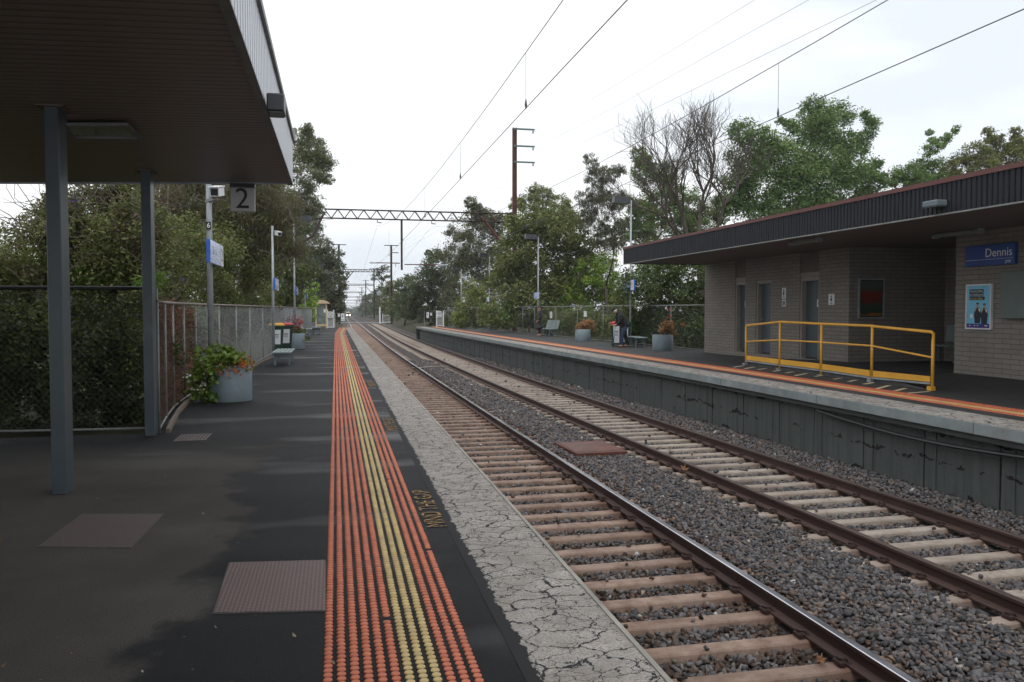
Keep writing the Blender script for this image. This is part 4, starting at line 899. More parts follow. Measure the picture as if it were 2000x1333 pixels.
for i, (px, X, py, lab) in enumerate(((1231,11.9,392,'nearest lamp post on the opposite platform, behind the stooping man'),(1051,11.35,463,'lamp post on the opposite platform behind the standing man'),(956,10.9,499,'lamp post on the opposite platform beside the far bench'),(901,10.15,526,'farthest lamp post on the opposite platform near the white gate'))):
    p = AX(px, 640, X); zt = AY(px, py, p.y).z; lamp_post(p.x, p.y, -.05, zt+.05, -1, lab)
    if i < 3: pole_sign(p.x-.08, p.y, AY(px, (558,577.5,585)[i], p.y).z, (1.35,1.2,1.0)[i], -1, '1', ('blue and white number 1 sign on the lamp post behind the stooping man','blue and white number 1 sign on the lamp post above the standing man','small blue and white number 1 sign on the lamp post by the far bench')[i], (.44,.36,.34)[i])
    if i == 1: cctv(p.x-.2, p.y-.05, AY(px,515,p.y).z, -.8, -1, 'white camera on the lamp post behind the standing man', .9)
# ------------------------------------------------------------------ leaves
def leaf_cloud(pts, Lf, Wf, lv, droop=0., seed=0, fold=.25):
    """small folded leaf quads at pts: V, Q, per-face value"""
    n = len(pts); g = np.random.default_rng(seed+11); d = g.normal(0, 1, (n,3)); d[:,2] = d[:,2]*.7-droop*1.6; d /= np.linalg.norm(d, axis=1)[:,None]
    nn = g.normal(0, 1, (n,3)); nn[:,2] += .8; sd = np.cross(d, nn); sd /= np.linalg.norm(sd, axis=1)[:,None]+1e-9; up = np.cross(sd, d)
    l = Lf*g.uniform(.6,1.3,n)[:,None]; w = Wf*g.uniform(.65,1.25,n)[:,None]
    A = pts-d*l*.5; B = pts+sd*w*.5+up*w*fold; Cc = pts+d*l*.5; D = pts-sd*w*.5+up*w*fold
    V = np.stack([A,B,Cc,D],1).reshape(-1,3); Q = np.arange(n*4).reshape(-1,4); return V, Q, lv
def clumps(blobs, size, cov, seed, sub=.42, flat=.8, k_per=1.15, hollow=.38):
    """points and values of leaves gathered in sprays over a set of balls (x,y,z,r[,rz])"""
    g = np.random.default_rng(seed); P = []; LV = []; CC = []
    for b in blobs:
        x, y, z, r = b[:4]; rz = b[4] if len(b) > 4 else r*.85; ry = b[5] if len(b) > 5 else r
        ns = max(4, int(26*k_per*(.4/sub)**1.5)); n = int(cov*math.pi*r*rz/(.5*size[0]*size[1]*.62))
        d = g.normal(0, 1, (ns,3)); d /= np.linalg.norm(d, axis=1)[:,None]; rad = (hollow+(1-hollow)*g.random(ns)**.6)[:,None]
        cs = np.array([x,y,z])+d*rad*np.array([r,ry,rz]); w = g.uniform(.35,1.5,ns); w /= w.sum(); idx = g.choice(ns, n, p=w)
        sr = sub*r*g.uniform(.55,1.25,ns); cv = g.uniform(.15,.85,ns)
        off = g.normal(0, 1, (n,3)); off /= np.linalg.norm(off, axis=1)[:,None]; off *= (g.random(n)**.45)[:,None]*sr[idx][:,None]*np.array([1,1,flat])
        P.append(cs[idx]+off); LV.append(np.clip(cv[idx]*.68+g.random(n)*.37-.03, 0, 1)); CC += [tuple(c) for c in cs]
    return np.concatenate(P), np.concatenate(LV), CC
def crown(name, blobs, mat, parent, size=(.2,.09), cov=2.6, seed=1, droop=0., **kw):
    P, lv, cc = clumps(blobs, size, cov, seed, **kw); V, Q, lv = leaf_cloud(P, size[0], size[1], lv, droop, seed); fast(name, V, Q, L[mat], parent, attr=lv); return cc
def limbs(mb, base, blobs, cc, r0, seed, fork=.45, twig=True):
    g = random.Random(seed); base = Vector(base); zs_ = [b[2] for b in blobs]; top = Vector((sum(b[0] for b in blobs)/len(blobs), sum(b[1] for b in blobs)/len(blobs), min(zs_)+.25*(max(zs_)-min(zs_))))
    fk = base.lerp(top, fork); fk.x += g.uniform(-.2,.2); mid = base.lerp(fk, .5)+Vector((g.uniform(-.12,.12),g.uniform(-.12,.12),0)); mb.tube([base, mid, fk], [r0*1.25, r0, r0*.82], 9)
    done = [(fk, 0., r0*.7, fk-mid)]
    for b in sorted(blobs, key=lambda q: (Vector(q[:3])-fk).length):
        c = Vector(b[:3]); P, dd, rr, dr = min(done, key=lambda d: (d[0]-c).length+.42*d[1]); L_ = (c-P).length; dr = dr.normalized() if dr.length > 1e-6 else Vector((0,0,1))
        m1 = P.lerp(c, .4)+dr*L_*.16+Vector((g.uniform(-.1,.1),g.uniform(-.1,.1),.06))*L_; r1 = max(rr*.62, r0*.06); mb.tube([P, m1, c], [rr*.85, (rr+r1)*.42, r1], 6); done.append((c, dd+L_, r1, c-m1))
        if twig:
            near = [q for q in cc if (Vector(q)-c).length < b[3]*1.1][:14]
            for q in near: q = Vector(q); mb.tube([c.lerp(m1, g.uniform(0,.5)), c.lerp(q, .55)+Vector((g.uniform(-.1,.1),0,g.uniform(-.1,.1))), q], [r1*.5, r1*.3, r1*.1], 4, False)
def BL(Y, lst, yj=.4, seed=0):
    """photo-surveyed foliage masses: (px, py, radius px[, height px][, dY]) seen at distance Y -> balls in metres"""
    g = random.Random(seed); out = []
    for b in lst:
        px, py, r = b[:3]; h = b[3] if len(b) > 3 and b[3] else r*.85; y = b[4] if len(b) > 4 else Y+g.uniform(-yj,yj)*2; p = AY(px, py, y); s = y/F*1.0; out.append((p.x, p.y, p.z, r*s, h*s))
    return out
def tree(name, label, cat, base, blobs, mat, bark='bark', size=(.2,.09), cov=2.6, r0=.16, seed=1, droop=0., group=None, fork=.45, extra=None, twig=True, **kw):
    t = thing(name, label, cat, base, group); cc = crown('crown', blobs, mat, t, size, cov, seed, droop, **kw)
    if extra:
        for em, ecov, esz, ebl in extra: crown('crown', ebl or blobs, em, t, esz, ecov, seed+50, droop, **kw)
    mb = MB(); limbs(mb, base, blobs, cc, r0*.62, seed, fork, twig); mb.build('trunk', M[bark], t, True); return t
# ------------------------------------------------------------------ bins, benches, planters
def bin_(x, y, z, rz, lid, label, sticker=True, big=False):
    t = thing('wheelie_bin', label, 'bin', (0,0,0), 'wheelie bins on the platforms'); mb = MB()
    def ring(hx, hy, z, o=0): return [(-hx,-hy+o,z),(hx,-hy+o,z),(hx,hy+o,z),(-hx,hy+o,z)]
    R_ = [ring(.20,.21,.06), ring(.20,.21,.14), ring(.255,.30,.90), ring(.28,.325,.91), ring(.28,.325,.96), ring(.255,.30,.965)]; V = [p for r_ in R_ for p in r_]; fs = [(0,3,2,1)]
    for i in range(5):
        for k_ in range(4): fs.append((i*4+k_, i*4+(k_+1) % 4, (i+1)*4+(k_+1) % 4, (i+1)*4+k_))
    mb.add(V, fs); mb.build('body', M['bin_green'], t)
    mb = MB(); mb.add(ring(.29,.34,.966)+ring(.285,.335,1.0)+ring(.2,.24,1.045), [(0,1,5,4),(1,2,6,5),(2,3,7,6),(3,0,4,7),(4,5,9,8),(5,6,10,9),(6,7,11,10),(7,4,8,11),(8,9,10,11),(0,3,2,1)]); mb.tube([(-.2,.37,.99),(.2,.37,.99)], .016, 6); mb.build('lid', M[lid], t)
    for sx in (-1, 1): mb = MB(); mb.tube([(sx*.21,.25,.1),(sx*.27,.25,.1)], .1, 14); mb.build('wheel', M['black'], t, True)
    if sticker:
        mb = MB(); z0, z1 = (.16,.86) if big else (.34,.82); f_ = lambda zz: -.21-.09*(zz-.14)/.76-.004
        mb.plate([(-.13,f_(z0),z0),(.13,f_(z0),z0),(.14,f_(z1),z1),(-.14,f_(z1),z1)], (0,-.002,0)); st = mb.build('sticker', M['white'], t)
        mb = MB()
        for a, b in ((.62,.7),(.50,.54),(.43,.46)): a, b = z0+(z1-z0)*a, z0+(z1-z0)*b; mb.plate([(-.08,f_(a)-.003,a),(.07,f_(a)-.003,a),(.07,f_(b)-.003,b),(-.08,f_(b)-.003,b)], (0,-.001,0))
        mb.build('sticker_print', M['galv_dark'], st)
    t.location = (x,y,z); t.rotation_euler = (0,0,rz); t.scale = (.86,.86,.97); return t
p = G(545,693); bin_(AY(540,690,27.6).x, 27.6, 0, R(8), 'lid_yellow', 'dark green wheelie bin with a yellow lid beside the slatted bench'); bin_(AY(557,690,28.5).x, 28.5, 0, R(12), 'lid_red', 'dark green wheelie bin with a red lid beside the yellow lidded bin')
bin_(AY(1205,660,31.7).x, 31.7, -.05, R(-25), 'lid_red', 'red lidded bin with white poster that the stooping man leans on', True, True); bin_(AY(1222,660,32.3).x, 32.3, -.05, R(-25), 'bin_green', 'dark bin with white poster half hidden behind the stooping man', True, True)
def bench(x, y, z, rz, ln, back, label, h=.42, dp=.46):
    t = thing('bench', label, 'bench', (0,0,0), 'grey metal benches on the platforms')
    mb = MB(); n = 5
    for i in range(n): xx = -dp/2+dp*(i+.5)/n; mb.bbox(xx-dp/n*.38,xx+dp/n*.38,-ln/2,ln/2,h-.03,h,.005)
    mb.box(-dp/2+.02,dp/2-.02,-ln*.36,-ln*.36+.05,h-.06,h-.031).box(-dp/2+.02,dp/2-.02,ln*.36-.05,ln*.36,h-.06,h-.031); mb.build('seat', M['bench'], t)
    for sy in (-1,1):
        for sx in (-1,1): mb = MB(); a = sy*ln*.36-sy*.025; mb.box(sx*dp*.36-.025,sx*dp*.36+.025,a-.025,a+.025,0,h-.06); mb.build('leg', M['bench_leg'], t)
        mb = MB(); a = sy*ln*.36-sy*.025; mb.box(-dp*.36+.026,dp*.36-.026,a-.02,a+.02,h-.16,h-.12); mb.build('cross_rail', M['bench_leg'], t)
    if back:
        mb = MB(); mb.plate([(dp/2-.0,-ln/2,h+.0),(dp/2,ln/2,h+.0),(dp/2+.16,ln/2,h+.48),(dp/2+.16,-ln/2,h+.48)], (.025,0,0)); mb.build('backrest', M['bench'], t)
    t.location = (x,y,z); t.rotation_euler = (0,0,rz); return t
bench(-1.37, 22.75, 0, 0, 2.0, False, 'slatted backless bench in front of the yellow lidded bin', .36, .5)
bench(-1.12, 48.8, 0, 0, 1.8, False, 'small backless bench in front of the cream shelter', .44); bench(-1.5, 45.6, 0, R(180), 1.5, True, 'pale bench with backrest beyond the flowering planter')
bench(AX(1243,660,11.7).x, 30.9, -.05, R(-4), 1.7, False, 'backless bench just right of the stooping man'); bench(AY(1070,650,45).x, 45, -.05, R(12), 1.5, True, 'pale grey bench with backrest behind the standing man'); bench(AY(960,640,57.6).x, 57.6, -.05, 0, 1.7, False, 'backless bench by the farther lamp post on the opposite platform')
def planter(x, y, z, r, h, label):
    t = thing('planter', label, 'planter', (x,y,z), 'round painted planters on the platforms'); mb = MB(); mb.lathe([(r*.98,0),(r,.01),(r,h-.012),(r-.01,h),(r-.045,h),(r-.05,h-.06)], (x,y,z), 32, cap=False); mb.build('tub', M['planter'], t, True)
    mb = MB(); mb.lathe([(r-.05,h-.07),(.05,h-.045)], (x,y,z), 20); mb.build('soil', M['soil'], t); return t
def plant(name, label, blobs, mat, size, cov, seed, flowers=(), stems=None, base=None):
    t = thing(name, label, 'plant', base or (blobs[0][0],blobs[0][1],blobs[0][2]-.3)); cc = crown('foliage', blobs, mat, t, size, cov, seed, .1, sub=.36, k_per=.9, hollow=.2)
    for fm, n, sz, fb in flowers:
        g = np.random.default_rng(seed+n); P = np.concatenate([np.array(b[:3])+g.normal(0,1,(n,3))*np.array([b[3],b[3],b[4] if len(b) > 4 else b[3]])*.45 for b in fb]); P = np.repeat(P, 5, 0)+g.normal(0, sz*.5, (len(P)*5,3)); V, Q, lv = leaf_cloud(P, sz, sz*.8, g.random(len(P)), 0, seed); fast('flower', V, Q, L[fm], t, attr=lv)
    mb = MB(); g = random.Random(seed); b0 = Vector(base or t.location)
    for q in cc[:40]: q = Vector(q); mb.tube([b0+Vector((g.uniform(-.15,.15),g.uniform(-.15,.15),0)), b0.lerp(q,.6)+Vector((g.uniform(-.06,.06),g.uniform(-.06,.06),.05)), q], [.009,.007,.004], 4, False)
    if stems:
        for a, b in stems: mb.tube([a, Vector(a).lerp(Vector(b),.5)+Vector((.02,0,0)), b], [.012,.009,.006], 5)
    mb.build('stem', M['twig'], t); return t
c = G(452,787); cx, cy = c.x, c.y+.36; cx -= .06; planter(cx, cy, 0, .34, .58, 'near round planter with geraniums spilling over its left side')
q = lambda px, py, r, dy=0., h=None: (AY(px,py,cy+dy).x, cy+dy, AY(px,py,cy+dy).z, r, h or r*.8)
plant('geranium', 'bright green geranium with orange flowers spilling from the near planter', [q(402,703,.24),q(430,698,.26,-.1),q(452,708,.24,-.2),q(474,714,.17,-.1),q(395,738,.25,-.15),q(388,768,.21,-.2),q(418,728,.22,-.3),q(440,688,.17,.1),q(380,748,.17),q(408,772,.16,-.3),q(425,708,.2,-.3)], 'geranium', (.075,.065), 2.3, 21,
      flowers=(('flower_o', 26, .035, [q(455,722,.2,-.35),q(475,715,.14,-.3)]), ('flower_o', 10, .03, [q(432,720,.12,-.35)]), ('flower_w', 3, .05, [q(368,738,.1,-.2),q(388,762,.12,-.3),q(403,727,.1,-.3)])), base=(cx-.1,cy,.5))
plant('withered_rim_plant', 'rust orange withered leaves along the right rim of the near planter', [q(470,708,.17,-.05,.09),q(485,712,.12,-.05,.09),q(455,704,.14,.05,.08)], 'dry', (.06,.045), 2.2, 22, base=(cx+.1,cy,.52))
c = G(575,683); cx, cy = c.x-.02, c.y+.38; planter(cx, cy, 0, .38, .58, 'round planter with tall red and plum flowers behind the bins')
plant('flowering_plant', 'leggy green plant with red and plum flowers behind the bins', [q(572,655,.35),q(582,650,.3),q(565,645,.25),q(590,660,.25)], 'olive', (.09,.06), 2.2, 23, flowers=(('flower_p', 22, .05, [q(568,622,.3),q(562,635,.25),q(575,630,.2)]), ('flower_r', 16, .05, [q(585,626,.2),q(588,632,.18),q(582,640,.15)])), base=(cx,cy,.5), stems=[((cx,cy,.5),AY(570,618,cy)),((cx,cy,.5),AY(588,628,cy)),((cx+.05,cy,.5),AY(560,635,cy))])
c = G(1143,667,-.05); cx, cy = c.x, c.y+.37; planter(cx, cy, -.05, .37, .56, 'round planter of rust coloured leaves between the two people')
plant('withered_plant', 'rust brown leafy plant with one yellow bloom between the two people', [q(1135,640,.3),q(1150,635,.3),q(1143,632,.28),q(1156,643,.18),q(1128,641,.16)], 'dry', (.10,.07), 2.4, 24, flowers=(('hiv' if False else 'flower_o', 2, .05, [q(1150,633,.25)]),), base=(cx,cy,.45), stems=[((cx-.1,cy,.5),AY(1120,628,cy))])
c = G(1302,686,-.05); cx, cy = c.x, c.y+.375; planter(cx, cy, -.05, .375, .58, 'round planter beside the brick building with tall red flower heads')
plant('withered_plant', 'withered straggly plant with tall red flower heads beside the brick building', [q(1300,645,.28),q(1310,640,.26),q(1303,632,.2),q(1293,648,.18),q(1315,650,.15)], 'dry', (.11,.045), 1.7, 25, flowers=(('flower_r', 8, .05, [q(1305,605,.07),q(1306,619,.07)]), ('flower_o', 8, .05, [q(1333,635,.06)])), base=(cx,cy,.47), stems=[((cx,cy,.5),AY(1305,605,cy)),((cx,cy,.5),AY(1306,619,cy)),((cx+.1,cy,.5),AY(1333,635,cy))])
# ------------------------------------------------------------------ platform end: shelter, gates, notices
x0, x1 = AY(616,640,64.6).x, AY(639,640,64.6).x; xm = (x0+x1)/2; sh = thing('waiting_shelter', 'small cream framed glass shelter with a domed roof at the near platform end', 'shelter', (xm,65,0))
for (x, y) in ((x0+.05,64.6),(x1-.05,64.6),(x0+.05,65.7),(x1-.05,65.7)): mb = MB(); mb.bbox(x-.055,x+.055,y-.05,y+.05,0,1.93,.01); mb.build('post', M['cream'], sh)
mb = MB(); mb.box(x0+.1,x1-.1,64.58,64.64,.18,.32).box(x0+.1,x1-.1,64.58,64.64,1.85,1.93); mb.build('cross_rail', M['cream'], sh)
mb = MB(); mb.box(x0+.1,x1-.1,64.6,64.615,.33,1.84); mb.build('glass_pane', M['glass'], sh)
mb = MB(); mb.box(x0+.04,x0+.055,64.66,65.64,.3,1.84).box(x1-.055,x1-.04,64.66,65.64,.3,1.84); mb.build('glass_pane', M['glass'], sh)
mb = MB(); n = 8; xs2 = [xm-.66+1.32*i/n for i in range(n+1)]; top = [1.95+.24*math.sin(math.pi*i/n)**.8 for i in range(n+1)]
mb.plate([(a,64.4,b) for a, b in zip(xs2, top)]+[(xm+.66,64.4,1.9),(xm-.66,64.4,1.9)], (0,1.5,0)); mb.build('domed_roof', M['cream'], sh)
mb = MB(); mb.box(x1-.26,x1-.1,64.56,64.575,1.22,1.48); tag(mb.build('paper_notice', M['white']), 'small white notice taped to the glass of the cream shelter', 'notice')
def gate(xa, xb, y, z, h, label, board_px=None):
    t = thing('pedestrian_gate', label, 'gate', ((xa+xb)/2, y, z)); mb = MB(); mb.box(xa,xb,y-.02,y+.02,z+h-.06,z+h).box(xa,xb,y-.02,y+.02,z+.08,z+.14); mb.build('frame', M['white'], t)
    for i in range(7): x = xa+(xb-xa)*(i+.5)/7; mb = MB(); mb.tube([(x,y,z+.141),(x,y,z+h-.061)], .014, 6); mb.build('bar', M['white'], t)
    for x in (xa-.05, xb+.05): mb = MB(); mb.bbox(x-.045,x+.045,y-.045,y+.045,z,z+h+.22,.008); mb.build('post', M['white'], t)
    return t
def notice(p, w, h, label, ring=False):
    t = thing('warning_notice', label, 'notice', p); mb = MB(); mb.box(p[0]-w/2,p[0]+w/2,p[1]-.012,p[1]+.012,p[2]-h/2,p[2]+h/2); mb.build('board', M['white'], t); mb = MB()
    if ring:
        r = w*.34; mb.tube([(p[0]+r*math.cos(a),p[1]-.016,p[2]+h*.1+r*math.sin(a)) for a in np.linspace(0,2*math.pi,21)], w*.045, 4, False); mb.tube([(p[0]-r*.7,p[1]-.016,p[2]+h*.1+r*.7),(p[0]+r*.7,p[1]-.016,p[2]+h*.1-r*.7)], w*.04, 4)
    else:
        mb.box(p[0]-w*.2,p[0]+w*.15,p[1]-.016,p[1]-.0125,p[2]-h*.05,p[2]+h*.3)
    mb.build('symbol', M['galv_dark'], t); mb = MB(); mb.box(p[0]-w*.35,p[0]+w*.35,p[1]-.016,p[1]-.0125,p[2]-h*.4,p[2]-h*.3); mb.build('print', M['galv_dark'], t)
A0, A1 = AY(641,640,68.5), AY(651,640,68.5); gate(A0.x, A1.x, 68.5, -.1, 1.3, 'white barred gate beside the cream shelter'); p = AY(645,615,68.4); notice(p, .42, .5, 'square no entry notice on the white gate beside the cream shelter', True)
gp = thing('pipe_barrier', 'grey pipe barrier carrying two notices at the foot of the near platform ramp', 'barrier', AY(665,632,80)); a, b = AY(655,612,80), AY(675,612,80); mb = MB(); mb.tube([(a.x,80,-1),(a.x,80,a.z),(b.x,80,b.z),(b.x,80,-1)], .03, 6); mb.build('frame', M['galv_dark'], gp)
notice(AY(662,616,79.9), .2, .32, 'small cream notice on the grey pipe barrier'); notice(AY(669.5,620,79.9), .32, .72, 'tall white notice on the grey pipe barrier nearest the rails')
A0, A1 = AY(854,637,70.8), AY(865,637,70.8); gate(A0.x, A1.x, 70.8, -.05, 1.15, 'white barred gate at the far end of the opposite platform'); notice(AY(858,614,70.7), .36, .56, 'square no entry notice on the white gate of the opposite platform', True)
gp = thing('pipe_barrier', 'thin grey pipe barrier with notices at the far end of the opposite platform', 'barrier', AY(840,640,71)); a, b = AY(829,608,71), AY(849,608,71); mb = MB(); mb.tube([(a.x,71,-.9),(a.x,71,a.z),(b.x,71,b.z)], .025, 6); mb.build('frame', M['galv_dark'], gp)
notice(AY(835.5,616,70.9), .22, .5, 'tall white notice left of the white gate on the opposite platform'); notice(AY(842,614,70.9), .15, .25, 'small white notice nearest the white gate on the opposite platform')
for px, a, b, lab in ((1076,609,622,'narrow white notice on the fence above the pale bench'),(1143,608,619,'narrow white notice on the fence above the rust coloured planter')):
    y = 40.; 
    for _ in range(20): y = AX(px, 615, RFENCE(y)-.05).y
    x = RFENCE(y)-.05; z0, z1 = AX(px,b,x).z, AX(px,a,x).z; mb = MB(); mb.box(x-.01,x+.01,y-.22,y+.22,z0,z1); tag(mb.build('fence_notice', M['white']), lab, 'notice')
# ------------------------------------------------------------------ people
def skin_mesh(name, V, E, Rr, mat, parent, sub=1):
    me = bpy.data.meshes.new(name); me.from_pydata(V, E, []); o = bpy.data.objects.new(name, me); C.objects.link(o); m = o.modifiers.new('s', 'SKIN'); m.use_smooth_shade = True; m.branch_smoothing = .3
    for i, r in enumerate(Rr): me.skin_vertices[0].data[i].radius = r if isinstance(r, tuple) else (r, r); me.skin_vertices[0].data[i].use_root = (i == 0)
    s_ = o.modifiers.new('u', 'SUBSURF'); s_.levels = s_.render_levels = sub; dg = bpy.context.evaluated_depsgraph_get(); nm = bpy.data.meshes.new_from_object(o.evaluated_get(dg)); bpy.data.objects.remove(o); nm.materials.clear(); nm.materials.append(mat)
    nm.polygons.foreach_set('use_smooth', [True]*len(nm.polygons)); q = bpy.data.objects.new(name, nm); C.objects.link(q); q.parent = parent; return q
class Sk:
    def __init__(s): s.V = []; s.E = []; s.R = []
    def chain(s, pts, start=None):
        prev = start; ids = []
        for p in pts:
            s.V.append(tuple(p[:3])); s.R.append(p[3]); i = len(s.V)-1; ids.append(i)
            if prev is not None: s.E.append((prev, i))
            prev = i
        return ids
    def hand(s, w, palm, dirv, side, start):
        """palm and five bent fingers from the wrist, pointing along dirv; side = across the palm"""
        d = Vector(dirv).normalized(); a = Vector(side).normalized(); n = d.cross(a); P = Vector(palm); pid = s.chain([(*P, .030)], start)[0]
        for k, (o_, ln) in enumerate(((-.030,.065),(-.010,.078),(.010,.072),(.028,.055))):
            b = P+a*o_+d*.035; s.chain([(*b, .0095), (*(b+d*ln*.55+n*.012), .0085), (*(b+d*ln*.85+n*.035), .007)], pid)
        b = P-a*.035; s.chain([(*(b+d*.005), .0105), (*(b-a*.012+d*.04+n*.015), .0085)], pid)
def head_parts(t, c, fwd, hair, skin, cap=None, tilt=0, r=.1):
    c = Vector(c); f = Vector(fwd).normalized(); sd = Vector((0,1,0)); up = f.cross(sd)
    for s_ in (-1,1): mb = MB(); mb.lathe([(.001,-.011),(.009,-.006),(.012,0),(.009,.006),(.001,.011)], c+f*(r*.86)+sd*s_*.032+up*.012, 8); mb.build('eye', M['black_txt'], t, True)
    mb = MB(); mb.obox(c+f*(r*.90)-up*.048, (.014,.045,.010)); mb.build('mouth', M['scarf'], t)
    for s_ in (-1,1): mb = MB(); mb.obox(c+sd*s_*.082-f*.005-up*.01, (.035,.018,.055)); mb.build('ear', skin, t)
    mb = MB(); n = 12; V = []; 
    for i in range(6):
        a = i/5*math.pi*.56
        for k_ in range(n): b = 2*math.pi*k_/n; v = (-f*math.cos(b)*1.06+sd*math.sin(b)*.86)*math.sin(a)*r*1.08+up*math.cos(a)*r*1.18; V.append(c+v+up*.02-f*.012)
    fs = [(i*n+k_, i*n+(k_+1) % n, (i+1)*n+(k_+1) % n, (i+1)*n+k_) for i in range(5) for k_ in range(n)]; mb.add(V, fs); mb.build('cap' if cap else 'hair', cap or hair, t, True)
    if cap:
        mb = MB(); mb.plate([c+f*r*.75+sd*.075+up*.045, c+f*r*1.55+sd*.05+up*.02, c+f*r*1.62+up*.018, c+f*r*1.55-sd*.05+up*.02, c+f*r*.75-sd*.075+up*.045], tuple(up*.012)); mb.build('cap_peak', cap, t)
        mb = MB()
        mb.tube([c+(f*math.cos(b)*.9+sd*math.sin(b)*.84)*r-up*.02 for b in [math.pi*(.32+1.36*k_/10) for k_ in range(11)]], [.012]+[.034]*9+[.012], 8)
        mb.build('hair', hair, t, True)
# standing man facing the rails with a bag held in front
t = thing('person', 'bearded man standing in brown vest, red scarf and tan boots', 'person', (0,0,0))
b = Sk(); sp = b.chain([(0,0,.90,.085),(.0,0,1.10,.09),(.0,0,1.30,.095),(.005,0,1.42,.055),(.012,0,1.49,.052),(.035,0,1.56,.08),(.03,0,1.625,.088),(.02,0,1.675,.062)])
b.chain([(.115,0,1.585,.02)], sp[5]+0)
for s_ in (-1,1):
    b.chain([(0,s_*.09,.84,.06),(.02,s_*.10,.47,.045),(-.01,s_*.10,.09,.042),(.12,s_*.11,.045,.035)], sp[0])
    h = b.chain([(-.01,s_*.15,1.33,.04),(-.03,s_*.225,1.10,.04),(.10,s_*.17,.88,.032)], sp[2]); b.hand(None, (.155,s_*.12,.835), (.35,-s_*.35,-.9), (.8,0,.3), h[-1])
skin_mesh('body', b.V, b.E, b.R, M['skin'], t)
j = Sk(); a = j.chain([(0,0,.80,.165),(0,0,1.02,.17),(0,0,1.24,(.18,.17)),(0,0,1.38,.12),(.005,0,1.44,.075)]); skin_mesh('vest', j.V, j.E, j.R, M['vest'], t)
for s_ in (-1,1): j = Sk(); j.chain([(0,s_*.06,1.37,.10),(-.005,s_*.15,1.365,.098),(-.015,s_*.205,1.27,.09),(-.03,s_*.23,1.10,.076),(.05,s_*.195,.96,.055),(.095,s_*.17,.895,.045)]); skin_mesh('sleeve', j.V, j.E, j.R, M['navy'], t)
for s_ in (-1,1): j = Sk(); j.chain([(0,s_*.05,.88,.115),(.005,s_*.09,.78,.10),(.02,s_*.10,.47,.082),(-.005,s_*.10,.11,.07)]); skin_mesh('trouser_leg', j.V, j.E, j.R, M['trouser'], t)
for s_ in (-1,1): j = Sk(); j.chain([(-.02,s_*.10,.19,.056),(-.015,s_*.10,.07,.062),(.07,s_*.108,.05,.052),(.16,s_*.112,.045,.04)]); skin_mesh('boot', j.V, j.E, j.R, M['boot'], t)
j = Sk(); j.chain([(.02,.075,1.45,.035),(.07,0,1.43,.04),(.02,-.075,1.45,.035),(-.06,-.04,1.47,.035),(-.06,.04,1.47,.035),(.02,.08,1.45,.035)]); j.chain([(.09,.02,1.36,.04),(.10,.02,1.28,.03)], 1); skin_mesh('scarf', j.V, j.E, j.R, M['scarf'], t)
head_parts(t, (.03,0,1.60), (1,0,-.12), M['hair'], M['skin'], r=.092)
j = Sk(); j.chain([(.085,0,1.555,.04),(.095,0,1.525,.045)]); skin_mesh('beard', j.V, j.E, j.R, M['hair'], t)
t.location = (11.23,44.8,-.05); t.rotation_euler = (0,0,R(172))
g_ = thing('shoulder_bag', 'large black drooping cloth bag hanging from the hands of the standing man', 'bag', (0,0,0)); j = Sk(); j.chain([(0,0,.50,(.20,.15)),(0,0,.38,(.23,.17)),(.0,0,.62,(.16,.12)),(0,0,.72,(.08,.07))][::-1]); j.V = [(.14,0,.80),(.10,0,.70),(.05,0,.52),(.02,0,.36)]; j.E = [(0,1),(1,2),(2,3)]; j.R = [(.05,.09),(.14,.17),(.28,.26),(.33,.31)]; skin_mesh('pouch', j.V, j.E, j.R, M['bag'], g_)
mb = MB(); mb.tube([(.12,-.1,.70),(.15,-.09,.82),(.16,0,.85),(.15,.09,.82),(.12,.1,.70)], .012, 6); mb.build('handle', M['bag'], g_, True); g_.location = t.location; g_.rotation_euler = t.rotation_euler
# stooping man leaning on the bin with a cane
t = thing('person', 'stooping old man in black jacket, dark cap and blue jeans leaning on a bin', 'person', (0,0,0))
b = Sk(); sp = b.chain([(-.10,0,.88,.085),(-.02,0,1.06,.09),(.10,0,1.24,.09),(.20,0,1.34,.055),(.26,0,1.385,.048),(.325,0,1.425,.08),(.35,0,1.475,.088),(.35,0,1.525,.062)])
b.chain([(.425,0,1.405,.02)], sp[5])
for s_ in (-1,1):
    o_ = .10*s_; b.chain([(-.10,s_*.09,.82,.06),(-.04+o_,s_*.10,.46,.045),(-.10+o_*1.3,s_*.10,.09,.042),(.03+o_*1.3,s_*.11,.045,.035)], sp[0])
    h = b.chain([(.14,s_*.15,1.22,.04),(.16,s_*.21,1.0,.04),(.30,s_*.16,.90,.032)], sp[2]); b.hand(None, (.36,s_*.14,.885), (.9,-s_*.1,-.25), (0,1,0), h[-1])
skin_mesh('body', b.V, b.E, b.R, M['skin_pale'], t)
j = Sk(); j.chain([(-.15,0,.74,(.185,.19)),(-.09,0,.92,(.20,.205)),(.02,0,1.13,(.20,.19)),(.12,0,1.27,.165),(.21,0,1.35,.10),(.265,0,1.39,.068)]); skin_mesh('jacket', j.V, j.E, j.R, M['jacket'], t)
for s_ in (-1,1): j = Sk(); j.chain([(.12,s_*.05,1.27,.11),(.13,s_*.15,1.26,.108),(.15,s_*.2,1.12,.095),(.165,s_*.21,1.0,.08),(.24,s_*.18,.94,.056),(.29,s_*.165,.905,.046)]); skin_mesh('sleeve', j.V, j.E, j.R, M['jacket'], t)
for s_ in (-1,1): o_ = .10*s_; j = Sk(); j.chain([(-.11,s_*.05,.86,.125),(-.09,s_*.09,.76,.105),(-.04+o_,s_*.10,.46,.085),(-.095+o_*1.3,s_*.10,.08,.072)]); skin_mesh('trouser_leg', j.V, j.E, j.R, M['jeans' if s_ > 0 else 'trouser'], t)
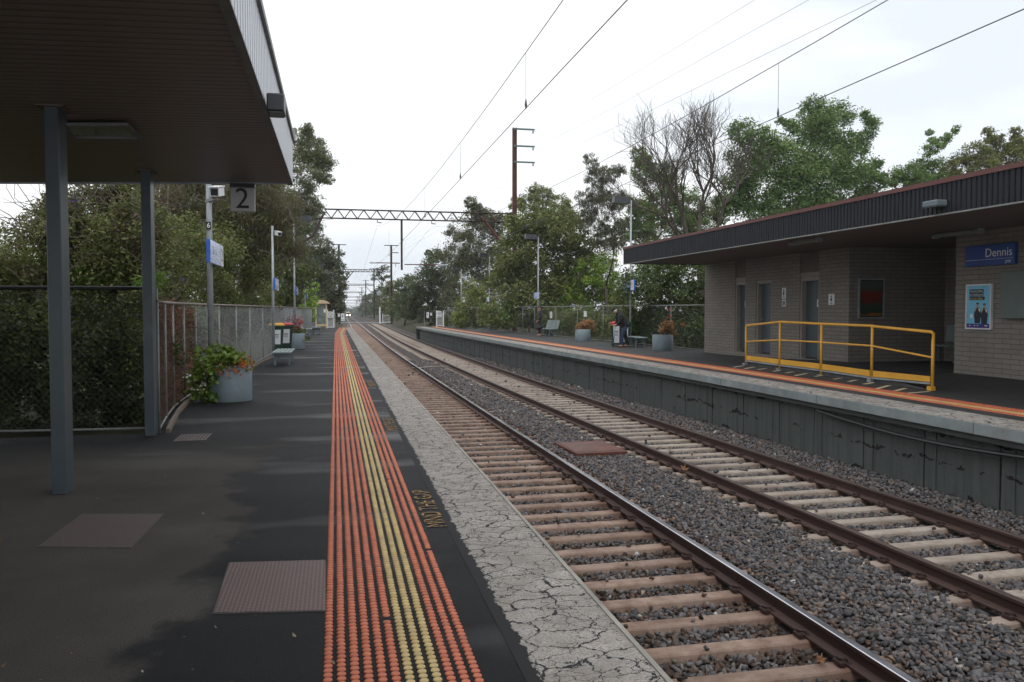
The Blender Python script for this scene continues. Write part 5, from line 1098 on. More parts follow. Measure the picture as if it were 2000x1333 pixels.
for s_ in (-1,1): o_ = .13*s_; j = Sk(); j.chain([(-.12+o_,s_*.10,.055,.05),(-.03+o_,s_*.108,.045,.048),(.08+o_,s_*.112,.04,.036)]); skin_mesh('shoe', j.V, j.E, j.R, M['shoe'], t)
head_parts(t, (.345,0,1.455), (.85,0,-.5), M['hair_white'], M['skin_pale'], M['jacket'], r=.092)
mb = MB(); mb.obox((.33,-.155,.905), (.1,.075,.055)); mb.build('red_cuff', M['red_cloth'], t)
t.location = (11.1,30.8,-.05); t.rotation_euler = (0,0,R(174))
cn = thing('walking_cane', 'thin blue walking cane held in front of the stooping man', 'cane', (0,0,0)); mb = MB(); mb.tube([(.40,.12,.015),(.33,.13,.78)], .013, 6); mb.build('shaft', M['cane'], cn, True); mb = MB(); mb.tube([(.33,.13,.78),(.335,.13,.83),(.30,.13,.85),(.25,.13,.83)], .014, 6); mb.build('handle', M['black'], cn, True); mb = MB(); mb.lathe([(.018,0),(.016,.04)], (.40,.12,0), 8); mb.build('rubber_tip', M['black'], cn); cn.location = t.location; cn.rotation_euler = t.rotation_euler
# ------------------------------------------------------------------ things lying between the rails
t = thing('trackside_box', 'rusted square box cover with folded lid standing between the tracks', 'cover', (4.77,15.05,-1.3)); c = (4.77,15.05)
mb = MB(); mb.obox((c[0],c[1],-1.225), (1.0,1.35,.06), R(3)); mb.build('base_slab', M['sleeper_rusty'] if False else M['rust'], t)
mb = MB(); W_ = .44; mb.add([(c[0]-W_,c[1]-.55,-1.19),(c[0]+W_,c[1]-.52,-1.19),(c[0]+W_,c[1]+.55,-1.19),(c[0]-W_,c[1]+.52,-1.19),(c[0],c[1],-1.135)], [(0,1,4),(1,2,4),(2,3,4),(3,0,4),(3,2,1,0)]); mb.build('lid', plain('orange_rust_plate', (.105,.036,.024), .55, .4, 3), t)
def dead_leaf(p, s, label):
    mb = MB(); n = 12; V = [Vector((0,0,0))]+[Vector((math.cos(a)*(1 if i % 2 else .45), math.sin(a)*(1 if i % 2 else .45), .25*math.sin(a*2)+(.5 if i % 2 else .1))) for i, a in enumerate(np.linspace(0,2*math.pi,n,False))]
    Rm = Matrix.Rotation(.6,3,'X') @ Matrix.Rotation(random.uniform(0,6),3,'Z'); mb.add([Vector(p)+Rm @ (v*s) for v in V], [(0,i+1,(i+1) % n+1) for i in range(n)]); tag(mb.build('fallen_leaf', M['leaf_litter']), label, 'leaf', 'dead leaves along the track')
dead_leaf((5.52,12.35,-1.15), .085, 'curled tan leaf beside the far track rail'); dead_leaf((3.62,5.55,-1.24), .05, 'torn brown leaf beside the polished rail'); dead_leaf((3.5,4.75,-1.25), .035, 'brown leaf lying on a sleeper end at the polished rail'); dead_leaf((-2.05,5.6,.012), .018, 'pale leaf on the dry asphalt near the canopy post')
mb = MB(); a, b = G(805,720,-1.22), G(880,716,-1.22); mb.tube([a, a.lerp(b,.5)+Vector((0,0,.03)), b], .03, 6); tag(mb.build('fallen_branch', M['bark_pale']), 'pale broken stick lying between the two tracks', 'stick')
# ------------------------------------------------------------------ overhead line
def lattice(mb, xa, xb, y, z0, z1, n, r=.035, dy=.3):
    for yy_ in (y-dy/2, y+dy/2):
        mb.tube([(xa,yy_,z0),(xb,yy_,z0)], r, 4); mb.tube([(xa,yy_,z1),(xb,yy_,z1)], r, 4)
        for i in range(n):
            x0_, x1_ = xa+(xb-xa)*i/n, xa+(xb-xa)*(i+1)/n; xm_ = (x0_+x1_)/2; mb.tube([(x0_,yy_,z1),(xm_,yy_,z0)], r*.75, 4, False); mb.tube([(xm_,yy_,z0),(x1_,yy_,z1)], r*.75, 4, False)
GY = 60.; gt = thing('overhead_gantry', 'nearest rusty lattice gantry spanning both tracks with a tall mast at right', 'gantry', (12.,GY,-1)); XM = AY(1005,400,GY).x; zt, zb = AY(800,413,GY).z, AY(800,430,GY).z; ZM = AY(1005,250,GY).z; xl = AY(634,412,GY).x
mb = MB(); lattice(mb, xl, XM-.1, GY, zb, zt, 15); mb.build('truss_beam', M['rust_dark'], gt)
def hmast(mb, x, y, z0, z1, w=.26): mb.box(x-w/2,x-w/2+.03,y-w/2,y+w/2,z0,z1).box(x+w/2-.03,x+w/2,y-w/2,y+w/2,z0,z1).box(x-w/2+.031,x+w/2-.031,y-.015,y+.015,z0,z1)
mb = MB(); hmast(mb, XM, GY, -.6, ZM, .30); mb.build('mast', M['rust'], gt)
mb = MB(); hmast(mb, -2.9, GY, -.6, zt+.4, .30); mb.build('mast', M['rust_dark'], gt)
mb = MB(); mb.tube([AY(634,414,GY),AY(610,462,GY),(-2.85,GY,AY(600,480,GY).z)], .09, 5); mb.tube([(xl,GY,zb),(-2.9,GY,zb-.2)], .05, 4); mb.build('brace', M['rust_dark'], gt)
mb = MB(); mb.tube([AY(940,425,GY),AY(980,475,GY),(XM-.1,GY,AY(990,490,GY).z-.6)], .12, 5); mb.build('brace', M['rust'], gt)
for py in (255,288,319): p = AY(1043,py,GY); mb = MB(); mb.box(XM-.1,p.x,GY-.24,GY-.16,p.z-.06,p.z+.06); ar = mb.build('crossarm', M['green_arm'], gt); mb = MB(); mb.lathe([(.05,0),(.09,.05),(.04,.1),(.09,.15),(.05,.2)], (p.x-.12,GY-.2,p.z-.28), 8); mb.build('insulator', M['insul'], ar)
DX = AY(784.5,480,GY).x; zd = AY(785,528,GY).z; mb = MB(); mb.tube([(DX,GY,zb),(DX,GY,zd)], .075, 8); mb.build('drop_post', M['rust_dark'], gt)
for (xa, xb, py) in ((722,781,514.5),(790,873,518)): a, b_ = AY(xa,py-1,GY), AY(xb,py,GY); mb = MB(); mb.tube([a,b_], .04, 6); q = mb.build('registration_arm', M['rust'], gt); e_ = b_ if xa > 780 else a; mb = MB(); mb.tube([e_, e_.lerp(a if xa > 780 else b_, .2)], .055, 6); mb.tube([b_, b_+Vector((-.1,0,-.35))] if xa > 780 else [b_+Vector((-.3,0,0)), b_+Vector((-.3,0,-.3))], .03, 5); mb.build('insulator', M['insul'], q)
for px in (737,843): p = AY(px,431,GY); mb = MB(); mb.tube([(p.x,GY,zb),(p.x,GY,zb-.22),(p.x+.3,GY,zb-.25)], .05, 6); mb.build('insulator', M['insul'], gt)
GYS = [128,201,274,347,420,500,590]
labs = ['second rusty gantry, with cross arms on both tall masts','third gantry down the line, thin beam just below the second','fourth gantry down the line, framed between the far trees','fifth gantry small in the distance above the rails','sixth gantry tiny in the distance','seventh gantry tiny in the far distance','farthest gantry just above the approaching train']
MX_ = []
for y, lb in zip(GYS, labs):
    g0 = gz(y); xa, xb = T1(y)-2.55, T2(y)+1.75; t = thing('overhead_gantry', lb, 'gantry', (xa,y,-1+g0), 'gantries receding down the line'); z = 7.45+g0; tp = 11.4+g0
    mb = MB(); lattice(mb, xa, xb, y, z-.22, z+.12, 10, .05, .2); mb.build('beam', M['rust_dark'], t)
    for x, nm in ((xa,'mast'),(xb,'mast')): mb = MB(); hmast(mb, x, y, -.8+g0, tp, .30); mb.build(nm, M['rust_dark'], t)
    for x, s_, arms in ((xa,1,((-1.1,1.1,0),(-1.1,0,-1.1))),(xb,1,((-1.1,1.1,0),(0,1.1,-1.1)))):
        for l_, r_, dz in arms: mb = MB(); mb.box(x+l_,x+r_,y-.25,y-.17,tp-.15+dz,tp-.03+dz); mb.build('crossarm', M['rust_dark'], t)
    mb = MB(); mb.tube([(xa,y,z-2.9),(xa+2.2,y,z-.1)], .06, 4); mb.build('brace', M['rust_dark'], t); mb = MB(); mb.tube([(xb,y,z-2.6),(xb-2.2,y,z-.1)], .07, 4); mb.build('brace', M['rust'], t)
    MX_.append((xa,xb,z,tp))
def wire(name, label, pts, r, drops=(), n=6):
    t = thing(name, label, 'overhead wire', pts[0]); mb = MB(); mb.tube(pts, r, n); mb.build('cable', M['cable'], t)
    for a, b in drops: mb = MB(); mb.tube([a,b], .004, 4); mb.lathe([(.01,-.02),(.022,.04),(.008,.12)], tuple(Vector(b)), 6); mb.build('dropper', M['cable'], t)
mz = lambda y: 5.22+.00112*(y-15)**2
for Tf, x0, x1, lab in ((T1, 2.76, AY(737,440,GY).x, 'near'), (T2, 6.68, AY(843,440,GY).x, 'far')):
    xf = lambda y: x0+(x1-x0)*max(0,(y-10))/50.
    cpts = [(x0,y,4.42) for y in (-14,-4,4)]+[(xf(y),y,4.42+.3*max(0,(y-25)/35.)**2) for y in (10,20,30,40,50,60)]+[(Tf(y),y,4.6+gz(y)) for y in GYS[:5]]
    wire('contact_wire', f'straight lower contact wire above the {lab} track', cpts, .0065)
    mp_ = [(xf(y),y,mz(y)) for y in np.arange(-16,60.1,3.8)]; last = 60.
    for gy, mm in zip(GYS[:4], MX_):
        for k_ in range(1, 7): y = last+(gy-last)*k_/6; u_ = k_/6; mp_.append((Tf(y), y, 6.95+gz(y)-1.7*4*u_*(1-u_)))
        last = gy
    dr = [((xf(y),y,mz(y)),(xf(y),y,4.43)) for y in ((-1,5.5,11.9,18.6,26.5,36,46) if lab == 'near' else (-1,5.2,11.6,20.5,29,39,48))]
    wire('catenary_wire', f'sagging upper catenary wire with droppers above the {lab} track', mp_, .0065, dr)
for i, (py, (ex, ey), lab) in enumerate(((255,(1474,0),'topmost thin feeder wire from the highest cross arm of the tall mast'),(288,(1580,0),'middle thin feeder wire from the second cross arm of the tall mast'),(319,(1712,0),'lowest thin feeder wire from the third cross arm of the tall mast'))):
    a = AY(1042,py+3,GY); b = AY(ex,ey,(26,24,21)[i]); c_ = a.lerp(b,.5)-Vector((0,0,.12)); d_ = a+(b-a)*2.2; xa, xb, z, tp = MX_[0]
    wire('feeder_wire', lab, [(xb+1.0,128,tp-.6*i), ((xb+1+a.x)/2,91,(tp+a.z)/2-1.2), a, c_, b, d_], .006)
# poles' slack cables on the right
for (px, p1, p2, lab) in ((1052,(1054,475),(1130,490),'slack cable looping from the lamp post behind the standing man'),(956,(958,510),(1003,524),'slack cable looping from the lamp post by the far bench')):
    y = 45. if px > 1000 else 57.; a, b = AY(*p1, y), AY(*p2, y+2); m_ = a.lerp(b,.5)-Vector((0,0,.35)); mb = MB(); mb.tube([a, a.lerp(m_,.5)-Vector((0,0,.12)), m_, m_.lerp(b,.5)-Vector((0,0,.08)), b], .012, 5); tag(mb.build('slack_cable', M['cable']), lab, 'cable')
# ------------------------------------------------------------------ level crossing, signal, train
g0 = -1.095; mb = MB()
for (a, b_) in ((-14, T1(165)-.92),(T1(165)-.75,T1(165)+.75),(T1(165)+.92,T2(165)-.92),(T2(165)-.75,T2(165)+.75),(T2(165)+.92,20)): mb.box(a,b_,160,168.5,g0-.3,g0)
tag(mb.build('road', M['road']), 'asphalt level crossing beyond the platform ends', None, kind='structure')
a = AY(752,628,158); gate(a.x-.4, a.x+1.2, 158, -1.1, 1.5, 'white pedestrian gate beside the level crossing, right of the rails')
k_ = thing('crossing_kerb', 'white painted kerb edging the level crossing path on the right', 'kerb', (a.x,156,-1.1)); mb = MB(); p, q = G(742,632,-1.08), G(763,630,-1.08); mb.plate([p,q,q+Vector((0,.9,0)),p+Vector((0,.9,0))], (0,0,.12)); mb.build('top', M['white'], k_)
p = AY(742,623,150); sgn = thing('rail_signal', 'white based signal post with round signal head beyond the crossing on the right', 'signal', (p.x,150,-1)); mb = MB(); mb.tube([(p.x,150,-1.1),(p.x,150,1.9)], .12, 8); mb.build('lower_post', M['white'], sgn); mb = MB(); mb.tube([(p.x,150,1.9),(p.x-.1,150,4.2)], .09, 8); mb.build('upper_post', M['rust'], sgn)
mb = MB(); mb.lathe([(.1,-.12),(.42,-.1),(.45,0),(.42,.1),(.1,.12)], (0,0,0), 18); mb.v = [(p.x-.15+x_, 150-.2+z, 4.4+y_) for x_, y_, z in mb.v]; mb.build('signal_head', M['galv'], sgn); mb = MB(); mb.box(p.x-.45,p.x+.45,149.8,150.3,2.4,2.5); mb.build('step', M['rust'], sgn)
ty = 600.; tx, tz = T1(ty), RT+gz(ty); tr = thing('train', 'approaching train with two lit headlights small in the far distance', 'train', (tx,ty,tz))
mb = MB(); mb.bbox(tx-1.5,tx+1.5,ty,ty+70,tz+.9,tz+3.7,.25); mb.build('body', M['train_cream'], tr); mb = MB(); mb.box(tx-1.2,tx+1.2,ty-.03,ty,tz+2.1,tz+3.1); mb.build('windscreen', M['train_dark'], tr); mb = MB(); mb.box(tx-1.3,tx+1.3,ty+.5,ty+69,tz+.1,tz+.88); mb.build('bogie', M['black'], tr)
for s_ in (-1,1): mb = MB(); mb.lathe([(.45,0),(.3,.06)], (0,0,0), 14); mb.v = [(tx+s_*1.0+x_, ty-.04-z, tz+1.45+y_) for x_, y_, z in mb.v]; mb.build('headlight', M['head'], tr)
# ------------------------------------------------------------------ trees and shrubs
def tangle(name, blobs, n, mat, parent, seed, r=.006, ln=.9):
    g = random.Random(seed); mb = MB()
    for i in range(n):
        b = g.choice(blobs); p = Vector((b[0]+g.uniform(-1,1)*b[3]*.8, b[1]+g.uniform(-1,.6)*b[3]*.9, b[2]+g.uniform(-1,1)*b[4]*.8)); d = Vector((g.gauss(0,1),g.gauss(0,.6),g.gauss(.2,.6))).normalized(); pts = [p]
        for k_ in range(4): d = (d+Vector((g.gauss(0,.35),g.gauss(0,.3),g.gauss(-.08,.35)))).normalized(); p = p+d*ln*.25*g.uniform(.6,1.3); pts.append(p)
        q = r*g.uniform(.6,1.6); mb.tube(pts, [q, q*.9, q*.8, q*.6, q*.35], 4, False)
    return mb.build(name, M[mat], parent)
B = lambda px, Y, z: (AY(px,600,Y).x, Y, z)
def shrub(name, label, Y, base_px, lst, mat, **kw):
    bz = kw.pop('bz', -.25); rm = sum(q[2] for q in lst)/len(lst); add = []
    if kw.pop('fill', Y > 35 and 'far' not in label):
        for q in lst:
            if q[2] < rm*.8:
                w_ = min((p for p in lst if p[2] > q[2]*1.2), key=lambda p: math.hypot(p[0]-q[0], p[1]-q[1])-p[2], default=None)
                if w_ and math.hypot(w_[0]-q[0], w_[1]-q[1]) > w_[2]*.9: add.append(((q[0]+w_[0])/2+q[2]*.2, (q[1]+w_[1])/2, q[2]*1.1))
    bl = BL(Y, lst+add, kw.pop('yj', .35), kw.get('seed', 1)); return tree(name, label, 'shrub' if 'shrub' in name or 'bush' in name or 'hedge' in name else 'tree', B(base_px, Y, bz), bl, mat, **kw), bl
NEAR = dict(size=(.075,.038), r0=.03, sub=.4)
t, bl = shrub('shrub', 'tall tangled olive shrub with bare brown twigs behind the canopy bay fence', 14.2, 150, [(60,510,85),(165,480,90),(25,590,80),(125,590,90),(225,560,80),(250,490,70),(110,440,58),(185,415,55),(275,440,60),(215,380,45),(255,375,40),(120,400,35)], 'olive', seed=31, cov=1.5, extra=[('brown', .7, (.07,.03), None), ('dark', .5, (.07,.04), None)], **NEAR)
tangle('twig', bl, 420, 'twig', t, 5); g_ = np.random.default_rng(3); P = np.repeat(np.array([tuple(AY(*q, 13.4)) for q in ((145,391),(52,424),(30,432),(146,388),(98,360),(355,545),(330,540))]), 8, 0); P = P+g_.normal(0,.022,P.shape); V, Q, lv = leaf_cloud(P, .035, .03, g_.random(len(P))); fast('flower', V, Q, L['flower_v'], t, attr=lv)
shrub('shrub', 'wide olive thicket continuing left of the canopy bay fence', 14.5, -200, [(-120,560,110),(-260,580,110),(-400,600,110),(-90,700,100),(-240,720,110),(-380,740,110)], 'dark', seed=45, cov=1.8, extra=[('olive', .8, (.075,.038), None)], **NEAR)
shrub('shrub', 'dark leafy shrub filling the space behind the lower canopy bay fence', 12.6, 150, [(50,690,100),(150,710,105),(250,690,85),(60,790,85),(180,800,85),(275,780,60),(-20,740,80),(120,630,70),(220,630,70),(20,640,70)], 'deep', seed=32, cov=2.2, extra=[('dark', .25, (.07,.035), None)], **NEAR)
shrub('grass_clump', 'bright green grassy growth just above the canopy bay fence rail', 13.3, 220, [(165,548,34),(215,542,36),(258,548,34),(295,556,28),(185,560,30),(240,565,30)], 'grass', seed=33, cov=2.2, size=(.16,.014), r0=.02, sub=.5, droop=-.5)
t, bl = shrub('shrub', 'rust brown shrub behind the silver fence near the second canopy post', 14.6, 322, [(318,640,34),(330,700,36),(352,625,30,None,16.8),(366,735,30,None,18.2),(322,755,36),(345,770,30,None,16.),(378,680,28,None,18.5),(328,610,28)], 'rusty', seed=34, cov=2.0, extra=[('brown', .5, (.06,.03), None)], **NEAR); tangle('twig', bl, 120, 'twig', t, 6)
shrub('shrub', 'pale grey leaved shrub leaning through the fence beside the near planter', 18.3, 372, [(372,650,34),(396,628,30),(383,690,32),(402,665,30),(360,612,24),(408,610,22)], 'euc', seed=35, cov=1.7, size=(.09,.022), r0=.02, sub=.42)
shrub('shrub', 'mid olive green shrub mass above the silver fence behind the nearest lamp post', 21.5, 370, [(330,535,62),(398,505,72,None,24),(458,545,58,None,27),(345,470,60),(420,590,46,None,25),(500,592,42,None,30),(330,600,52),(440,470,45,None,26),(300,560,50)], 'olive', seed=36, cov=1.9, size=(.10,.05), r0=.05, sub=.4, extra=[('dark', .6, (.1,.05), None), ('brown', .35, (.1,.04), None)])
t, bl = shrub('she_oak_tree', 'large dusky brown needle leaved tree hanging behind the number 2 sign', 27, 450, [(330,400,68),(400,410,78),(470,440,78),(520,490,66),(440,370,75),(520,410,58),(375,370,66),(500,370,50),(420,480,60),(290,400,50)], 'brown', seed=37, cov=1.9, size=(.30,.018), r0=.16, sub=.42, droop=.7, extra=[('olive', .3, (.2,.02), None), ('euc', .2, (.2,.02), None)]); tangle('twig', bl, 260, 'twig', t, 8, .01, 1.8)
shrub('gum_tree', 'grey green gum tree rising just beyond the canopy corner', 46, 535, [(590,268,24),(612,300,30),(632,322,22),(606,345,32),(566,320,42),(552,400,56),(596,398,34),(640,350,14),(545,455,45),(602,250,11),(622,408,17),(575,430,36),(520,380,50)], 'euc', seed=38, cov=1.7, size=(.19,.055), r0=.2, sub=.36, droop=.4, bark='bark_pale', extra=[('olive', .45, (.17,.06), None), ('brown', .35, (.16,.05), None)])
shrub('tree', 'dusky tree mass behind the tall lamp post on the near platform', 92, 585, [(540,480,60),(588,470,46),(615,512,36),(580,540,58),(628,552,28),(530,560,60),(618,590,34),(585,595,45),(560,600,40),(605,440,26)], 'euc', seed=44, cov=2.3, size=(.34,.12), r0=.3, sub=.4, extra=[('brown', .6, (.3,.1), None), ('dark', .6, (.3,.1), None)])
shrub('tree', 'broad dark backdrop tree behind the tangled shrubs at the left edge', 46, 240, [(60,570,125),(220,500,125),(380,470,125),(500,520,95),(140,640,110),(330,600,110),(-80,640,110)], 'dark', seed=39, cov=2.3, size=(.28,.13), r0=.3, sub=.4, extra=[('olive', .5, (.25,.1), None)])
shrub('shrub', 'low dark hedge behind the silver fence by the bins', 30, 470, [(430,640,40),(470,635,36),(505,630,28),(455,600,36),(500,602,28),(400,620,40)], 'dark', seed=40, cov=2.0, size=(.13,.06), r0=.05, sub=.4, extra=[('olive', .3, (.12,.05), None)])
shrub('shrub', 'bright green climber between the poles left of the cream shelter', 60, 606, [(604,575,13),(610,590,14),(612,562,11),(602,604,13),(606,620,12)], 'bright', seed=41, cov=2.4, size=(.25,.12), r0=.05, sub=.4)
shrub('tree', 'dark brownish tree above the cream shelter', 84, 640, [(640,528,28),(655,560,22),(646,500,24),(634,590,30),(658,600,18),(625,485,25),(640,615,24),(618,540,26),(662,575,12),(615,600,26)], 'eucdark', seed=42, cov=2.3, size=(.30,.11), r0=.25, sub=.38, extra=[('pine', .6, (.3,.12), None)])
shrub('tree', 'thin green tree just left of the second gantry mast', 125, 668, [(670,538,11),(672,548,9),(667,520,9),(662,545,12),(668,600,10),(664,620,9),(669,580,8)], 'pine', seed=43, cov=2.2, size=(.4,.2), r0=.15, sub=.38)
# right of the line
shrub('bush', 'dark green bush mass behind the opposite fence next to the brick building', 33, 1310, [(1250,560,55),(1310,585,58),(1352,540,52),(1280,640,52),(1340,650,52),(1372,600,42),(1235,635,42),(1300,520,45),(1365,500,40),(1375,660,40)], 'dark', seed=51, cov=2.3, size=(.16,.075), r0=.1, sub=.36, extra=[('pine', .8, (.15,.07), None), ('green', .35, (.15,.06), None)])
shrub('bush', 'bright yellow green feathery bush behind the fence above the pale bench', 53, 1165, [(1128,560,42),(1168,540,46),(1200,568,42),(1118,600,38),(1160,600,44),(1210,602,36),(1180,512,28),(1145,525,30),(1105,575,25)], 'bright', seed=52, cov=2.3, size=(.22,.08), r0=.12, sub=.36, extra=[('olive', .5, (.2,.08), None)])
shrub('bush', 'rounded olive bush behind the fence left of the standing man', 53, 1030, [(1020,598,42),(985,612,38),(1062,606,38),(1090,585,34),(1040,570,34),(1000,575,30),(960,615,30),(1085,625,30)], 'olive', seed=53, cov=2.3, size=(.22,.1), r0=.12, sub=.36, extra=[('green', .5, (.2,.1), None)])
shrub('tree', 'big dense olive tree behind the fence directly right of the tall mast', 54, 1070, [(1040,475,55),(1088,462,56),(1002,505,46),(1060,530,58),(1110,512,48),(1135,482,36),(1020,450,40),(1098,430,32),(1055,440,40),(985,540,40),(1030,560,50),(1100,560,45)], 'olive', seed=54, cov=2.4, size=(.26,.11), r0=.3, sub=.34, extra=[('dark', .7, (.25,.11), None)])
shrub('gum_tree', 'rounded olive gum crown rising above the big olive tree', 82, 1065, [(1060,384,26),(1088,402,28),(1032,402,28),(1118,432,24),(1108,415,20),(1012,398,20),(1062,425,40),(1045,372,16)], 'olive', seed=55, cov=2.2, size=(.28,.1), r0=.28, sub=.32, bark='bark_pale', extra=[('bright', .35, (.25,.1), None)])
shrub('gum_tree', 'brownish gum tree with open branches left of the tall mast', 80, 935, [(928,420,26),(958,440,34),(902,452,30),(940,490,40),(908,520,42),(980,500,36),(888,500,34),(950,560,42),(898,580,40),(920,395,14),(985,430,22)], 'eucdark', seed=56, cov=2.1, size=(.28,.09), r0=.3, sub=.36, droop=.4, bark='bark_pale', extra=[('olive', .5, (.25,.09), None)])
shrub('bush', 'yellow green bush behind the fence by the farther lamp posts', 66, 930, [(930,590,32),(942,618,28),(910,610,28),(925,565,24),(900,625,22),(955,600,24)], 'olive', seed=57, cov=2.3, size=(.24,.1), r0=.1, sub=.36, extra=[('bright', .4, (.22,.1), None)])
shrub('tree', 'dark dense tree behind the far end of the opposite platform', 100, 850, [(850,520,32),(822,550,30),(862,565,36),(832,590,34),(872,540,28),(848,498,18),(805,585,22),(880,590,30),(810,610,24),(845,615,26)], 'pine', seed=58, cov=2.5, size=(.34,.15), r0=.3, sub=.34, extra=[('brown', .4, (.3,.1), None)])
for i, (Y, bp, lst, lab) in enumerate(((125,790,[(800,555,22),(790,588,24),(780,605,20),(812,585,20),(800,615,16),(785,560,14)],'dark green tree right of the second gantry, before the dense tree'),
        (165,768,[(765,560,16),(772,590,20),(755,600,18),(750,575,12),(780,575,14),(760,615,12)],'bushy green tree right of the signal post'),
        (205,745,[(742,585,14),(750,600,14),(735,603,12),(745,565,10),(738,572,8)],'small far green tree behind the signal post'),
        (280,724,[(727,590,12),(720,602,12),(732,576,9),(736,600,10),(722,580,8)],'far bluish tree beside the third gantry'),
        (390,708,[(711,590,9),(706,602,8),(715,598,9),(713,580,6)],'distant tree at the right of the fourth gantry'),
        (190,664,[(664,592,8),(660,605,10),(668,605,6),(662,575,7)],'far dark tree left of the rails below the gantries'))):
    shrub('tree', lab, Y, bp, lst, ('pine','olive','pine','pine','pine','eucdark')[i], seed=60+i, cov=2.6, size=(.0036*Y,.0016*Y), r0=.2, sub=.38, bz=-1+gz(Y), extra=[('olive', .4, (.0034*Y,.0015*Y), None)])
shrub('pine_tree', 'flat topped pine with bare trunk above the far right trees', 185, 747, [(742,530,10,5),(752,524,9,5),(734,538,9,4),(758,541,9,4),(746,545,8,4),(730,545,6,3)], 'pine', seed=70, cov=2.6, size=(.6,.22), r0=.28, sub=.4, fork=.8, bz=-1)
shrub('hedge', 'low dark undergrowth behind the opposite fence around the planters', 39.5, 1140, [(1100,630,30,None,47),(1130,625,32,None,45),(1160,635,34,None,42),(1190,640,36,None,40),(1220,635,36,None,37),(1250,650,36,None,36),(1080,625,26,None,50),(1215,600,30,None,40)], 'dark', seed=90, cov=2.4, size=(.17,.08), r0=.06, extra=[('olive', .7, (.16,.07), None)])
shrub('hedge', 'low dark undergrowth behind the opposite fence left of the standing man', 60, 960, [(1050,625,24,None,54),(1020,628,22,None,57),(990,626,22,None,60),(960,628,20,None,64),(930,628,18,None,69),(900,626,18,None,75),(880,622,18,None,80)], 'dark', seed=91, cov=2.4, size=(.2,.09), r0=.06, extra=[('olive', .7, (.2,.08), None)])
far = []; g_ = random.Random(9)
for i in range(70):
    Y = g_.uniform(300, 720); s_ = g_.choice((-1,1)); c_ = (T1(min(Y,640))+T2(min(Y,640)))/2; r_ = g_.uniform(2.2,4.2); far.append((c_+s_*g_.uniform(7.5,26), Y, gz(min(Y,660))+g_.uniform(.5,4.5), r_, r_))
for i in range(16): far.append((9+g_.uniform(-26,26)+4, 800+g_.uniform(0,60), -3.5+g_.uniform(0,5), 6, 5))
P, lv, cc = clumps(far, (1.6,.8), 2.6, 77, sub=.4); V, Q, lv = leaf_cloud(P, 1.6, .8, lv, 0, 77); tag(fast('far_woods', V, Q, L['pine'], attr=lv), 'distant wooded edges of the line near the vanishing point', 'woods', kind='stuff')
t, bl = shrub('gum_tree', 'sparse dark gum with slender trunks left of the bare tree', 50, 1190, [(1150,312,15),(1165,348,24),(1190,340,22),(1150,390,26),(1186,400,32),(1160,440,28),(1202,440,28),(1180,470,30),(1212,332,12),(1215,388,18),(1148,420,22),(1172,375,24),(1200,480,25)], 'eucdark', seed=80, cov=1.9, size=(.21,.042), r0=.15, sub=.4, droop=.9, extra=[('euc', .2, (.2,.04), None)])
shrub('tree', 'fresh green tree behind the bare branched tree', 60, 1290, [(1258,338,30),(1250,302,20),(1292,380,42),(1268,430,45),(1322,440,50),(1240,400,26),(1300,340,30),(1345,400,40),(1380,440,40),(1230,450,30),(1270,490,45),(1400,410,30)], 'green', seed=81, cov=2.4, size=(.22,.09), r0=.25, sub=.38, extra=[('brown', .55, (.2,.05), None), ('olive', .5, (.2,.08), None)])
shrub('tree', 'large fresh green feathery tree rising behind the brick building', 47, 1560, [(1450,262,33),(1472,320,58),(1440,370,42),(1530,315,64),(1560,372,77),(1480,410,58),(1600,262,58),(1622,330,66),(1640,222,33),(1592,208,28),(1670,292,35),(1692,350,37),(1680,402,40),(1620,412,58),(1704,245,18),(1712,318,16),(1550,250,19),(1525,235,11),(1420,400,29),(1560,430,58),(1490,275,33),(1725,345,12),(1690,225,14),(1655,335,40),(1640,280,34),(1700,385,30)], 'green', seed=82, k_per=2.4, cov=2.9, size=(.25,.085), r0=.26, sub=.48, droop=.2, hollow=.25, extra=[('dark', .45, (.2,.07), None)])
shrub('tree', 'thin leaved green tree over the roof between the large green tree and the olive tree', 45, 1800, [(1770,342,31),(1800,322,31),(1822,290,22),(1755,352,24),(1792,352,34),(1840,335,31),(1850,268,14),(1868,252,10),(1815,260,10),(1740,360,17),(1830,360,36)], 'green', seed=83, cov=2.6, size=(.18,.07), r0=.2, sub=.4, extra=[('dark', .3, (.18,.07), None)])
shrub('tree', 'olive brown tree showing over the roof at the right edge', 42, 1940, [(1900,300,32),(1948,292,40),(1992,302,38),(1930,335,42),(1872,325,32),(1985,262,18),(1930,258,14),(2030,290,40),(1965,345,40)], 'olive', seed=84, cov=2.8, size=(.16,.06), r0=.25, sub=.36, extra=[('brown', .5, (.15,.05), None)])
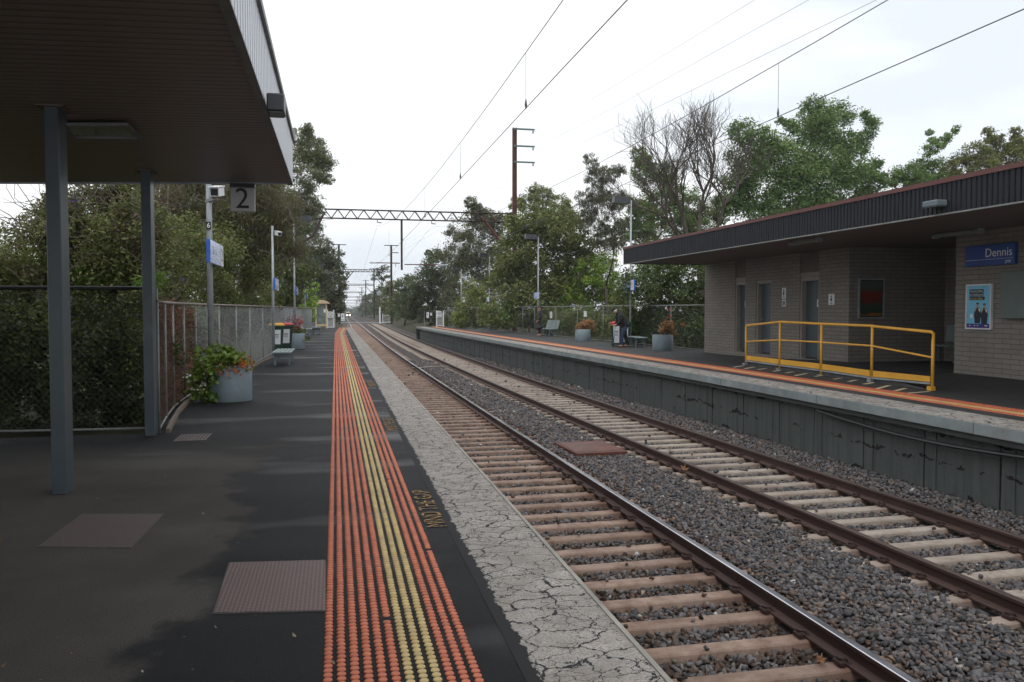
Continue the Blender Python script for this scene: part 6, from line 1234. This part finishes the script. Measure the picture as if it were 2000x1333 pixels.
def bare_tree():
    Y = 45.; base = Vector(B(1372,Y,-.2)); t = thing('bare_tree', 'leafless many branched tree standing between the sparse gum and the large green tree', 'tree', base); g = random.Random(12); mb = MB(); tw = MB()
    def grow(p, d, ln, r, dep):
        pts = [p]; q = p; dd = d.copy()
        for k_ in range(4): dd = (dd+Vector((g.gauss(0,.10),g.gauss(0,.10),g.gauss(.03,.07)))).normalized(); q = q+dd*ln/4; pts.append(q)
        (mb if dep < 3 else tw).tube(pts, [r*(1-.1*i) for i in range(5)], 7 if dep < 3 else 4, False)
        if dep >= 6 or r < .003: return
        n = 4 if dep in (1,2,3) else 3 if dep < 6 else 2
        for k_ in range(n):
            s_ = pts[g.choice((2,3,4)) if k_ else 4]; ax = Vector((g.gauss(0,1),g.gauss(0,1),g.gauss(0,.35))).normalized(); nd = (dd*1.0+ax*g.uniform(.45,.8)+Vector((0,0,.16))).normalized(); grow(s_, nd, ln*g.uniform(.66,.86), r*(.50 if k_ else .68), dep+1)
    fk = [((1345,470),(1300,330)),((1390,470),(1440,360)),((1365,460),(1370,330)),((1350,480),(1265,400))]
    mb.tube([base, base.lerp(AY(1372,500,Y), .6), AY(1370,500,Y)], [.34,.3,.27], 9)
    for a, b_ in fk: a_ = AY(*a,Y+g.uniform(-.5,.5)); b2 = AY(*b_,Y+g.uniform(-1,1)); mb.tube([AY(1370,500,Y), a_], [.24,.2], 8); grow(a_, (b2-a_).normalized(), (b2-a_).length*.6, .13, 1)
    mb.build('trunk', M['bark'], t, True); tw.build('branches', plain('grey_brown_branch', (.085,.07,.058), .9, .3, 2), t)
bare_tree()

# ------------------------------------------------------------------ thin grey air down the line
def haze(d):
    mb = MB(); mb.box(-420,520,-30,905,-12,30); o = mb.build('haze', None or plain('x_', (1,1,1))); k = bpy.data.materials.new('haze_air'); k.use_nodes = True; nt = k.node_tree; nt.nodes.remove(nt.nodes['Principled BSDF'])
    v = nt.nodes.new('ShaderNodeVolumePrincipled'); v.inputs['Color'].default_value = (.86,.90,.95,1); v.inputs['Density'].default_value = d; v.inputs['Anisotropy'].default_value = .2; nt.links.new(v.outputs[0], nt.nodes['Material Output'].inputs['Volume']); o.data.materials[0] = k; tag(o, 'thin grey air along the line', None, kind='stuff')
haze(.00038)
